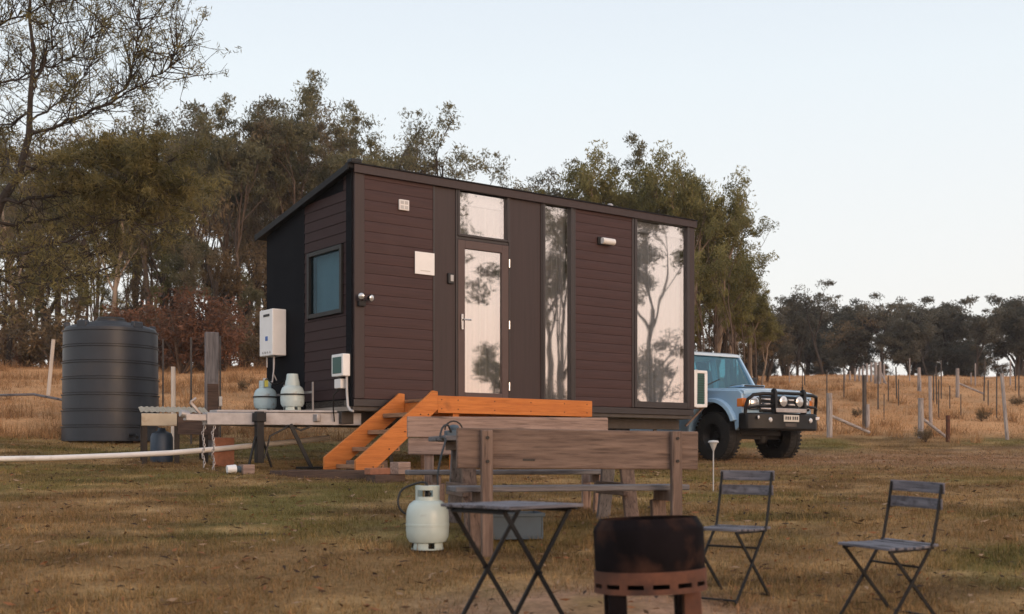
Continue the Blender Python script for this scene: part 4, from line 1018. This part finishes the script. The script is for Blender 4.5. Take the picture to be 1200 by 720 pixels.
def chair_proto():
    o = thing('folding_chair', 'x', 'chair')
    m = MB(); n = 6
    for i in range(n):
        y = -.205+i*(.40/(n-1)) ; m.box((0, y, .452+.004*math.cos(i)), (.40, .055, .016))
    m.build('seat', 'bistro', o, .003)
    for z, y in ((.79, .262), (.695, .243)):
        # slightly curved back slat
        vs = []; k = 10
        for i in range(k+1):
            x = -.205+.41*i/k; b = .022*(1-(x/.205)**2)
            vs += [(x, y+b-.007, z-.032), (x, y+b-.007, z+.032), (x, y+b+.007, z+.034), (x, y+b+.007, z-.030)]
        fs = [(4*i+j, 4*i+(j+1) % 4, 4*i+4+(j+1) % 4, 4*i+4+j) for i in range(k) for j in range(4)]+[(0,1,2,3), (4*k+3, 4*k+2, 4*k+1, 4*k)]
        MB().add(vs, fs).build('back_slat', 'bistro', o, .002)
    for s in (-1, 1):
        x = s*.19
        m = MB()
        P_ = [(x, .255, .815), (x, .225, .66), (x, .18, .47), (x, -.02, .235), (x, -.23, .0)]
        for a, b in zip(P_, P_[1:]): m.beam(a, b, .009, .021, (0,.6,.8))
        m.build('upright', 'black', o)
        m = MB(); m.beam((x-.014*s, -.20, .44), (x-.014*s, .25, .0), .009, .021, (0,.6,.8)); m.build('leg', 'black', o)
        MB().beam((x-.013*s, -.21, .437), (x-.013*s, .20, .437), .012, .016).build('seat_rail', 'black', o)
    for y, z in ((-.215, .015), (.235, .015), (.06, .33)):
        MB().tube([(-.185, y, z), (.185, y, z)], .007, 6).build('crossbar', 'black', o)
    return o
CH = chair_proto()
def chair(o, x, y, rz, label):
    o.location = (x, y, G(x, y)); o.rotation_euler = (0, 0, rz); tag(o, label, 'chair', 'grey slatted folding chairs')
chair(CH, 1.355, 7.42, -.70, 'grey slatted folding chair behind the fire drum, facing the viewer')
CH.scale = (.94, .94, .97)
C2_ = copy_tree(CH)
chair(C2_, 2.20, 6.92, -1.0, 'grey slatted folding chair standing alone at far right, turned to the fire')
C2_.rotation_euler = (R(1.5), R(2.0), -1.0)
# ------------------------------------------------ fire drum
def fire_drum():
    Y = 6.0; x = (766-600)/F*Y; g = G(x, Y)
    o = thing('fire_pit', 'black drum fire pit on legs with a rusty slotted base ring', 'fire pit', (x, Y, g), 0)
    o.rotation_euler = (R(-1), R(-2.2), 0); r = .278
    m = MB(); m.lathe([(r*.99, .47), (r, .49), (r*1.005, .685), (r*.985, .70), (r*.90, .735), (r*.89, .742), (r*.87, .742), (r*.875, .73), (r*.965, .69), (r*.97, .49), (r*.96, .47), (r*.99, .47)], 64); m.build('drum', 'drum', o, sharp=30)
    m = MB(); R_ = r*1.025
    m.lathe([(R_, .425), (R_, .485), (R_*.975, .485), (R_*.975, .425), (R_, .425)], 64)
    m.lathe([(R_*1.005, .375), (R_, .402), (R_*.975, .402), (R_*.975, .375), (R_*1.005, .375)], 64)
    for k in range(14):
        a = 2*math.pi*k/14; m.lathe([(R_, .40), (R_, .427), (R_*.975, .427), (R_*.975, .40)], 3, (0,0,0), 0, None, a, a+2*math.pi/14*.34)
    m.build('slotted_ring', 'rust', o)
    m = MB(); m.lathe([(R_*.95, .385), (R_*.95, .39), (0, .40)], 40); m.build('fire_grate', 'drum', o)
    m = MB(); m.lathe([(r*.9, .50), (r*.5, .54), (0, .56)], 32); m.build('ash_bed', 'ash', o)
    for a in (-140, -40, 40, 140):
        c = Vector((math.cos(R(a))*r*.86, math.sin(R(a))*r*.86, 0)); m = MB(); m.box(c+Vector((0,0,.155)), (.085, .085, .44)); m.build('leg', 'rust' if a == -40 else 'drum', o, .005)
fire_drum()
# ------------------------------------------------ solar stake lamp
def solar():
    Y = 13.2; x = (836-600)/F*Y; o = thing('garden_lamp', 'small white solar garden lamp on a stake behind the left chair', 'lamp', (x, Y, G(x, Y)))
    h = (HV-516)/F*Y+CZ-G(x, Y)
    m = MB(); m.tube([(0,0,-.1), (0,0,h-.11)], .007, 8); m.build('stake', 'greyplastic', o)
    m = MB(); m.lathe([(0, h), (.05, h-.005), (.062, h-.025), (.058, h-.03), (0, h-.028)], 24); m.build('lamp_cap', 'greyplastic', o)
    m = MB(); m.lathe([(.046, h-.032), (.018, h-.10), (.010, h-.12), (0, h-.12)], 20); m.build('lamp_shade', 'greyplastic', o)
solar()
# ------------------------------------------------ fence posts of the paddock
FP = 'grey steel pickets in the paddock rows'; FS = 'pale braced strainer posts in the paddock'
def strainer(u, vb, vt, bu, bv, w, label, group, rod=None):
    p = hit(u, vb); h = (vb-vt)/F*p.y
    o = thing('strainer_post', label, 'post', p, 0, group)
    m = MB(); m.tube([(0,0,-.1), (.005, 0, h*.5), (0, 0, h)], [w/2*1.05, w/2, w/2*.97], 12); m.build('post', 'postZ', o)
    q = hit(bu, bv); d = q-p
    m = MB(); m.tube([(w*.4, 0, h*.48), (d.x, d.y*.2, d.z+.02)], [.035, .035], 8); m.build('brace', 'postX', o)
    if rod: m = MB(); m.tube([(-.05, .03, h*.3), (-.05, .03, rod)], .014, 6); m.build('rod', 'picket', o)
strainer(972, 513, 461, 1007, 509, .13, 'nearest braced grey post, just right of the car', FS, 1.55)
strainer(1079, 514, 467, 1109, 514, .13, 'braced grey post beside the short dark red stump', FS)
strainer(1077, 459, 431, 1088, 461, .12, 'pale braced post higher up the paddock behind the short stump', FS)
strainer(1122, 466, 432, 1142, 464, .12, 'pale braced post on the right of the paddock slope', FS)
strainer(1031, 450, 424, 1048, 452, .12, 'braced pale post at the right end of the close row on the crest', FS)
strainer(1026, 450, 425, 1041, 453, .12, 'second braced pale post at the right end of the crest row', FS)
def picket(u, vb, vt, w, mat, label, group, lean=0.):
    p = hit(u, vb); h = (vb-vt)/F*p.y; m = MB(); q = (lean*h, 0, h)
    if mat == 'picket': m.beam((0,0,-.1), q, w, w*.35, (0,1,0)); m.beam((0,0,-.1), q, w*.35, w, (0,1,0))
    else: m.tube([(0,0,-.1), q], [w/2, w/2*.95], 9)
    b = m.build('fence_post' if mat != 'picket' else 'steel_picket', mat); b.location = p; tag(b, label, 'post', group)
for u, vb, vt in [(1002, 447, 432), (1007, 447, 431), (1011, 447, 429), (1016, 448, 426), (1021, 448, 425), (1036, 449, 427), (996, 446, 435), (990, 446, 438)]:
    picket(u, vb, vt, .085, 'postZ', 'pale timber post in the close row on the paddock crest', 'close row of pale posts on the crest')
for u, vb, vt, w, le in [(943, 452, 426, .05, 0), (989, 467, 430, .05, 0), (1029, 480, 428, .055, 0), (1041, 471, 441, .045, 0), (1051, 468, 430, .055, -.03), (1053, 476, 445, .04, 0), (1066, 447, 420, .07, 0), (1098, 474, 429, .05, -.03), (1103, 468, 424, .05, 0), (1094, 472, 438, .05, 0), (1138, 452, 437, .06, 0), (1143, 453, 426, .07, 0), (1153, 470, 420, .055, .02), (1158, 476, 446, .045, 0), (1168, 490, 437, .045, 0), (1184, 452, 422, .08, 0), (1190, 458, 424, .05, 0), (1194, 466, 430, .05, 0), (1126, 488, 462, .03, 0), (1100, 490, 445, .04, .0), (1113, 480, 452, .035, 0), (1036, 492, 462, .03, 0), (925, 449, 430, .06, 0)]:
    picket(u, vb, vt, w*.75, 'picket' if w < .06 else 'postZ', 'thin upright picket standing in the dry paddock grass', 'thin pickets across the paddock', le)
picket(1013, 503, 440, .10, 'picket', 'thick dark picket with a pale foot between the two near braced posts', None)
picket(1017, 503, 474, .10, 'postZ', 'short pale post against the thick dark picket', None)
picket(1091, 500, 441, .09, 'postZ', 'tall grey green post left of the short dark red stump', None, -.02)
picket(1181, 516, 438, .085, 'postZ', 'tall leaning grey post near the right edge of the paddock', None, -.09)
picket(1111, 518, 487, .10, 'rust', 'short dark red stump post at the end of a brace', None)
def rail():
    a = hit(40, 470); b = hit(78, 476); m = MB(); m.tube([a+Vector((-2, .2, .12)), a+Vector((0,0,.15)), b+Vector((0,0,.12))], .03, 8)
    o = m.build('fallen_rail', 'greyX'); tag(o, 'thin grey pole lying in the dry grass left of the tank', 'pole')
rail()
# ------------------------------------------------ the car
def car():
    Y = 20.55; px = (841-600)/F*Y; yaw = math.atan2(-.82, .572)
    fwd = Vector((math.cos(yaw), math.sin(yaw), 0)); lft = Vector((-math.sin(yaw), math.cos(yaw), 0))
    o_ = Vector((px, Y, 0))+lft*.76; g = G(o_.x, o_.y)-.02
    o = thing('off_road_car', 'pale blue four wheel drive with black bullbar parked behind the house', 'car', (o_.x, o_.y, g), yaw)
    W = .87
    # lower body with wheel arch cut
    def arch(cx, r, z0, n=10): return [(cx+r*math.cos(math.pi*k/n), .43+r*math.sin(math.pi*k/n)) for k in range(n+1)]
    prof = [(.68, .62), (.68, 1.16), (.60, 1.21), (-.52, 1.27), (-.58, 1.28), (-3.62, 1.28), (-3.66, .62)]
    rear = [(-2.73+.52*math.cos(math.pi*(10-k)/10), .52+.50*math.sin(math.pi*(10-k)/10)) for k in range(11)]
    frnt = [(.0+.52*math.cos(math.pi*(10-k)/10), .52+.50*math.sin(math.pi*(10-k)/10)) for k in range(11)]
    prof += rear+[(-1.9, .50), (-.85, .50)]+frnt
    m = MB()
    for s in (-1, 1): m.prism([(x, s*W-(.0 if s > 0 else 0), z) for x, z in prof], (0, -s*.10, 0))
    m.span((-3.60, -W+.1, .62), (-.6, W-.1, 1.27))
    m.build('body', 'carblue', o, .02, 2)
    # inner engine bay block, dark
    m = MB(); m.span((-.6, -.55, .55), (.62, .55, 1.14)); m.span((-3.4, -.5, .45), (.3, .5, .62)); m.build('underbody', 'blackplastic', o)
    # bonnet: crowned, slightly sloping
    m = MB(); vs = []; nx, ny = 8, 10
    for i in range(nx+1):
        for j in range(ny+1):
            x = -.58+1.29*i/nx; y = -W+.02+(2*W-.04)*j/ny; t = abs(y)/W
            z = 1.295-.055*(i/nx)**1.5-.035*t**9+.012*math.exp(-((t-.0)/.35)**2)
            if i == nx: z -= .02
            vs.append((x, y, z))
    fs = [(i*(ny+1)+j, (i+1)*(ny+1)+j, (i+1)*(ny+1)+j+1, i*(ny+1)+j+1) for i in range(nx) for j in range(ny)]
    k = len(vs); vs += [(x, y, z-.06) for x, y, z in vs]; fs += [tuple(a+k for a in f[::-1]) for f in fs]
    ring = [j for j in range(ny+1)]+[i*(ny+1)+ny for i in range(1, nx+1)]+[nx*(ny+1)+j for j in range(ny-1, -1, -1)]+[i*(ny+1) for i in range(nx-1, 0, -1)]
    fs += [(ring[a], ring[(a+1) % len(ring)], ring[(a+1) % len(ring)]+k, ring[a]+k) for a in range(len(ring))]
    m.add(vs, fs); b = m.build('bonnet', 'carblue', o, sharp=40)
    m = MB(); m.prism([(-.1, -.28, 1.30), (.12, -.28, 1.30), (.14, -.28, 1.345), (-.28, -.28, 1.315)], (0, .56, 0)); sc = m.build('bonnet_scoop', 'carblue', b, .012)
    m = MB(); m.span((.125, -.24, 1.308), (.1455, .24, 1.338)); m.build('scoop_mouth', 'blackplastic', sc)
    # cabin
    cab = [(-.56, 1.28), (-.98, 1.93), (-1.06, 1.985), (-3.5, 1.985), (-3.60, 1.93), (-3.62, 1.28)]
    def pill(x0, z0, x1, z1, w): 
        for s in (-1, 1): MB().beam((x0, s*(W-.05), z0), (x1, s*(W-.125), z1), .06, w, (0, 0, 1)).build('pillar', 'carblue', o, .012)
    pill(-.58, 1.26, -1.0, 1.96, .075); pill(-1.62, 1.28, -1.66, 1.96, .11); pill(-2.55, 1.28, -2.56, 1.96, .10); pill(-3.56, 1.28, -3.54, 1.96, .10)
    m = MB(); m.prism([(-.93, -W+.09, 1.93), (-.98, -W+.09, 1.985), (-1.15, -W+.09, 2.02), (-3.45, -W+.09, 2.03), (-3.60, -W+.09, 1.97), (-3.60, -W+.09, 1.93)], (0, 2*W-.18, 0)); m.build('roof', 'carwhite', o, .03, 3)
    m = MB(); a, c = (-.60, 1.285), (-.975, 1.945); y0, y1 = W-.10, W-.16
    m.add([(a[0], -y0, a[1]), (a[0], y0, a[1]), (c[0], y1, c[1]), (c[0], -y1, c[1])], [(0,1,2,3)]); m.build('windscreen', 'glasscar', o, fix=False)
    for x0, x1, x2, x3 in ((-.78, -1.60, -1.64, -1.06), (-1.70, -2.52, -2.53, -1.72), (-2.60, -3.52, -3.50, -2.62)):
        m = MB()
        for s in (-1, 1): m.add([(x0, s*(W-.045), 1.30), (x1, s*(W-.045), 1.30), (x2, s*(W-.12), 1.93), (x3, s*(W-.12), 1.93)], [(0,1,2,3)])
        m.build('side_window', 'glasscar', o, fix=False)
    # interior: dash and seats
    m = MB(); m.span((-.95, -.7, 1.0), (-.66, .7, 1.285)); 
    m.build('dashboard', 'blackplastic', o, .03)
    for y in (-.38, .38):
        m = MB(); m.box((-1.55, y, 1.42), (.14, .46, .6), Euler((0, R(-12), 0))); m.box((-1.58, y, 1.80), (.09, .24, .16), Euler((0, R(-12), 0))); m.build('seat', 'blackplastic', o, .03)
    m = MB(); pts = [(-.98+.05*math.sin(a)*0, -.38+.19*math.cos(a*math.pi/8), 1.30+.19*math.sin(a*math.pi/8)) for a in range(17)]; m.tube(pts, .014, 6); m.build('steering_wheel', 'blackplastic', o)
    m = MB(); m.beam((-.615, -.55, 1.318), (-.72, .0, 1.49), .02, .015); m.beam((-.615, .05, 1.318), (-.72, .55, 1.46), .02, .015); m.build('wiper', 'blackplastic', o)
    # flares
    for cx in (0, -2.73):
        for s in (-1, 1):
            m = MB(); n = 14
            pr = []
            vs = []
            for k in range(n+1):
                t = math.pi*(.10+.96*k/n); c, si = math.cos(t), math.sin(t)
                for rr, yy in ((.515, W-.01), (.60, W-.01), (.585, W+.07), (.515, W+.085)): vs.append((cx+rr*c, s*yy, .52+rr*si*.97))
            fs = [(4*k+j, 4*k+(j+1) % 4, 4*k+4+(j+1) % 4, 4*k+4+j) for k in range(n) for j in range(4)]+[(0,1,2,3), (4*n+3, 4*n+2, 4*n+1, 4*n)]
            m.add(vs, fs); m.build('wheel_flare', 'carblue', o, .008)
    # wheels
    mm = Matrix.Rotation(R(90), 3, 'X')
    for cx in (0, -2.73):
        for s in (-1, 1):
            c = (cx, s*.76, .43); m = MB()
            m.lathe([(.22, -.14), (.36, -.15), (.405, -.135), (.425, -.10), (.43, -.03), (.422, -.028), (.422, .028), (.43, .03), (.425, .10), (.405, .135), (.36, .15), (.22, .14)], 56, c, 0, mm)
            for k in range(36):
                a = 2*math.pi*k/36
                for q in (-1, 1):
                    v = Vector((math.cos(a+q*.04)*.428, q*.10, math.sin(a+q*.04)*.428)); m.box(Vector(c)+v, (.010, .085, .04), Euler((0, -a, 0)))
            w = m.build('wheel', 'tyre', o, sharp=30)
            m = MB(); m.lathe([(.0, -s*.06*-1), (.07, s*.065), (.09, s*.03), (.17, s*.02), (.205, s*.10), (.23, s*.135), (.235, s*.10)], 32, c, 0, Matrix.Rotation(R(-90), 3, 'X')); m.build('rim', 'black', w)
    m = MB(); m.lathe([(0,-.19),(.04,-.17),(.065,-.08),(.07,.05),(.05,.16),(0,.19)], 16, (-.30, -.84, 1.20), 0, Matrix.Rotation(R(90), 3, 'Y')); m.build('air_intake', 'blackplastic', o)
    # front: grille, lights
    m = MB(); m.span((.66, -.80, .78), (.70, .80, 1.17)); m.build('front_panel', 'carblue', o, .015)
    m = MB(); m.span((.695, -.48, .84), (.725, .48, 1.12)); gr = m.build('grille', 'blackplastic', o, .01)
    m = MB()
    for z in (.90, .98, 1.06): m.span((.722, -.46, z-.015), (.738, .46, z+.015))
    m.build('grille_bar', 'chrome', gr, .004)
    for s in (-1, 1):
        m = MB(); m.box((.715, s*.63, .99), (.05, .26, .24)); h = m.build('headlight', 'chrome', o, .02)
        m = MB(); m.lathe([(.0, .045), (.06, .04), (.10, .02), (.105, .0)], 20, (.735, s*.63, .99), 0, Matrix.Rotation(R(90), 3, 'Y')); m.build('lens', 'lens', h)
        m = MB(); m.box((.64, s*.815, .995), (.15, .13, .15)); m.build('indicator', 'amber', o, .02)
    # bullbar
    bb = MB()
    bb.prism([(.80, -.88, .53), (.98, -.62, .53), (.98, .62, .53), (.80, .88, .53), (.62, .90, .53), (.62, -.90, .53)], (0, 0, .29))
    bar = bb.build('bullbar', 'black', o, .03, 2)
    for y in (-.36, .36):
        m = MB(); m.prism([(.90, y-.03, .80), (1.0, y-.03, .82), (.99, y-.03, 1.18), (.95, y-.03, 1.24), (.89, y-.03, 1.22), (.87, y-.03, 1.0)], (0, .06, 0))
        m.build('upright', 'black', bar, .012)
    m = MB()
    for pts in ([(.93, -.36, 1.16), (.93, .36, 1.16)],
                [(.93, -.36, .86), (.93, .36, .86)]): m.tube(pts, .028, 10)
    for s in (-1, 1):
        m.tube([(.93, s*.36, 1.14), (.92, s*.62, 1.14), (.86, s*.78, 1.12), (.80, s*.85, 1.04), (.77, s*.87, .92), (.76, s*.87, .80)], .030, 10)
        m.tube([(.93, s*.36, .95), (.90, s*.70, .93), (.80, s*.86, .90)], .022, 8)
    m.build('hoop', 'black', bar)
    m = MB(); m.span((.985, -.38, .83), (1.0, .38, .90)); m.build('crossplate', 'galv', bar, .006)
    for s in (-1, 1):
        c = (1.0, s*.20, 1.02); m = MB(); m.lathe([(.0, -.09), (.06, -.08), (.095, -.02), (.10, .0), (.092, .005)], 24, c, 0, Matrix.Rotation(R(90), 3, 'Y')); l = m.build('spot_light', 'black', o)
        m = MB(); m.lathe([(.092, .002), (.06, .016), (0, .022)], 24, c, 0, Matrix.Rotation(R(90), 3, 'Y')); m.build('lens', 'lens', l)
        m = MB(); m.box((.90, s*.70, .74), (.03, .16, .06), Euler((0, 0, -s*.75))); m.build('bumper_light', 'lens', bar, .008)
    for y in (-.50, .50):
        m = MB(); m.lathe([(0, .012), (.035, .01), (.045, 0)], 16, (.985, y, .70), 0, Matrix.Rotation(R(90), 3, 'Y')); m.build('fog_lamp', 'lens', bar)
    m = MB(); m.span((.975, -.14, .585), (.99, .14, .65)); m.build('winch_fairlead', 'darkgalv', bar, .01)
    m = MB(); m.box((.995, .0, .73), (.012, .38, .115)); pl = m.build('number_plate', 'plate', o, .004)
    m = MB()
    for k in range(6): m.box((1.0025, -.14+k*.052+(.02 if k > 2 else 0), .735), (.003, .030, .055))
    m.build('plate_marks', 'ink', pl)
    m = MB(); m.tube([(.92, .36, 1.2), (.92, .36, 1.9)], [.008, .004], 6); m.tube([(.92, .36, 1.2), (.92, .36, 1.28)], .014, 6); m.build('aerial', 'black', o)
    for s in (-1, 1):
        m = MB(); m.box((-.86, s*1.0, 1.44), (.09, .17, .24)); m.beam((-.82, s*.84, 1.36), (-.84, s*.94, 1.40), .03, .03); m.build('mirror', 'blackplastic', o, .03)
    m = MB(); m.tube([(-.50, -.90, 1.16), (-.56, -.92, 1.30), (-1.0, -.90, 1.92), (-1.02, -.90, 2.1)], .035, 8); m.box((-1.0, -.90, 2.13), (.13, .09, .12)); m.build('snorkel', 'blackplastic', o, .01)
    m = MB(); m.beam((.1, -.75, .43), (.1, .75, .43), .08, .09); m.lathe([(0, -.13), (.10, -.1), (.13, 0), (.10, .1), (0, .13)], 16, (.06, .25, .42)); m.build('front_axle', 'blackplastic', o)
    m = MB(); m.span((-2.2, -.93, .46), (-.75, -.84, .53)); m.span((-2.2, .84, .46), (-.75, .93, .53)); m.build('side_step', 'black', o, .02)
car()
# ================================================================== HAZE
def haze():
    m, nt, N, L = NT('evening_haze'); out = N.new('ShaderNodeOutputMaterial'); v = N.new('ShaderNodeVolumePrincipled')
    v.inputs['Density'].default_value = .00045; v.inputs['Color'].default_value = (.92,.90,.90,1); v.inputs['Anisotropy'].default_value = .1
    L.new(v.outputs[0], out.inputs['Volume']); M['haze'] = m
    o = MB().span((-330, -130, -9), (330, 430, 45)).build('haze', 'haze'); o['kind'] = 'stuff'; o['label'] = 'thin evening haze over the paddock'
haze()
# ================================================================== LIGHT, SKY, CAMERA
SUN_AZ = 142.; SUN_EL = 7.   # degrees, clockwise from +Y
az = R(SUN_AZ); el = R(SUN_EL)
sd = Vector((math.sin(az)*math.cos(el), math.cos(az)*math.cos(el), math.sin(el)))
w = bpy.data.worlds.new('World'); S.world = w; w.use_nodes = True
nt = w.node_tree; nt.nodes.clear()
out = nt.nodes.new('ShaderNodeOutputWorld'); bg = nt.nodes.new('ShaderNodeBackground'); nt.links.new(bg.outputs[0], out.inputs[0])
sky = nt.nodes.new('ShaderNodeTexSky'); sky.sky_type = 'NISHITA'; sky.sun_disc = False; sky.sun_elevation = el; sky.sun_rotation = az
sky.air_density = 1.0; sky.dust_density = 1.2; sky.ozone_density = 1.0; sky.altitude = 100
# thin high veil of cloud over the whole sky: pale blue overhead, milky pink low down, peach towards the low sun
N = nt.nodes; L = nt.links
tc = N.new('ShaderNodeTexCoord'); sx = N.new('ShaderNodeSeparateXYZ'); L.new(tc.outputs['Generated'], sx.inputs[0])
def ramp(src, stops):
    r = N.new('ShaderNodeValToRGB'); e = r.color_ramp.elements
    while len(e) < len(stops): e.new(.5)
    for k, (p_, c_) in enumerate(stops): e[k].position = p_; e[k].color = (*c_, 1)
    L.new(src, r.inputs[0]); return r.outputs[0]
def mixc(f, a_, b_):
    m_ = N.new('ShaderNodeMix'); m_.data_type = 'RGBA'
    if isinstance(f, float): m_.inputs[0].default_value = f
    else: L.new(f, m_.inputs[0])
    L.new(a_, m_.inputs[6]); L.new(b_, m_.inputs[7]); return m_.outputs[2]
cool = ramp(sx.outputs['Z'], [(0., (.93,.88,.86)), (.10, (.90,.885,.86)), (.30, (.78,.84,.88)), (.50, (.60,.67,.78)), (1., (.62,.68,.78)) ])
warm = ramp(sx.outputs['Z'], [(0., (.85,.53,.40)), (.12, (.96,.72,.60)), (.27, (.92,.79,.73)), (.55, (.50,.50,.54)), (1., (.46,.485,.5))])
ws = N.new('ShaderNodeVectorMath'); ws.operation = 'SCALE'; L.new(warm, ws.inputs[0]); ws.inputs['Scale'].default_value = 1.7; warm = ws.outputs[0]   # the side of the low sun is the brighter half of the sky
dt = N.new('ShaderNodeVectorMath'); dt.operation = 'DOT_PRODUCT'; L.new(tc.outputs['Generated'], dt.inputs[0]); dt.inputs[1].default_value = (math.sin(az), math.cos(az), 0)
wf = N.new('ShaderNodeMapRange'); wf.interpolation_type = 'SMOOTHSTEP'; L.new(dt.outputs['Value'], wf.inputs[0]); wf.inputs[1].default_value = .1; wf.inputs[2].default_value = .95
veil = mixc(wf.outputs[0], cool, warm)
sc_ = N.new('ShaderNodeVectorMath'); sc_.operation = 'SCALE'; L.new(veil, sc_.inputs[0]); sc_.inputs['Scale'].default_value = 1/.12
L.new(mixc(.88, sky.outputs[0], sc_.outputs[0]), bg.inputs[0]); bg.inputs[1].default_value = .12
sl = bpy.data.lights.new('sun', 'SUN'); sl.energy = 1.1; sl.angle = R(26); sl.color = (1, .66, .42)
so = bpy.data.objects.new('sun', sl); COL.objects.link(so); so.rotation_euler = (-sd).to_track_quat('-Z', 'Y').to_euler()
cam = bpy.data.cameras.new('camera'); co = bpy.data.objects.new('camera', cam); COL.objects.link(co)
co.location = (0, 0, CZ); co.rotation_euler = (R(90), 0, 0)
cam.sensor_width = 36; cam.sensor_fit = 'HORIZONTAL'; cam.lens = 36*F/1200; cam.shift_y = (HV-360)/1200; cam.clip_start = .1; cam.clip_end = 2000
cam.dof.use_dof = True; cam.dof.focus_distance = 17.; cam.dof.aperture_fstop = 2.4
S.camera = co
S.view_settings.view_transform = 'Standard'; S.view_settings.look = 'None'; S.view_settings.gamma = 1; S.view_settings.use_curve_mapping = False
S.view_settings.exposure = 0.3
S.render.engine = 'CYCLES'; S.cycles.use_denoising = True; S.cycles.max_bounces = 6; S.cycles.transparent_max_bounces = 12
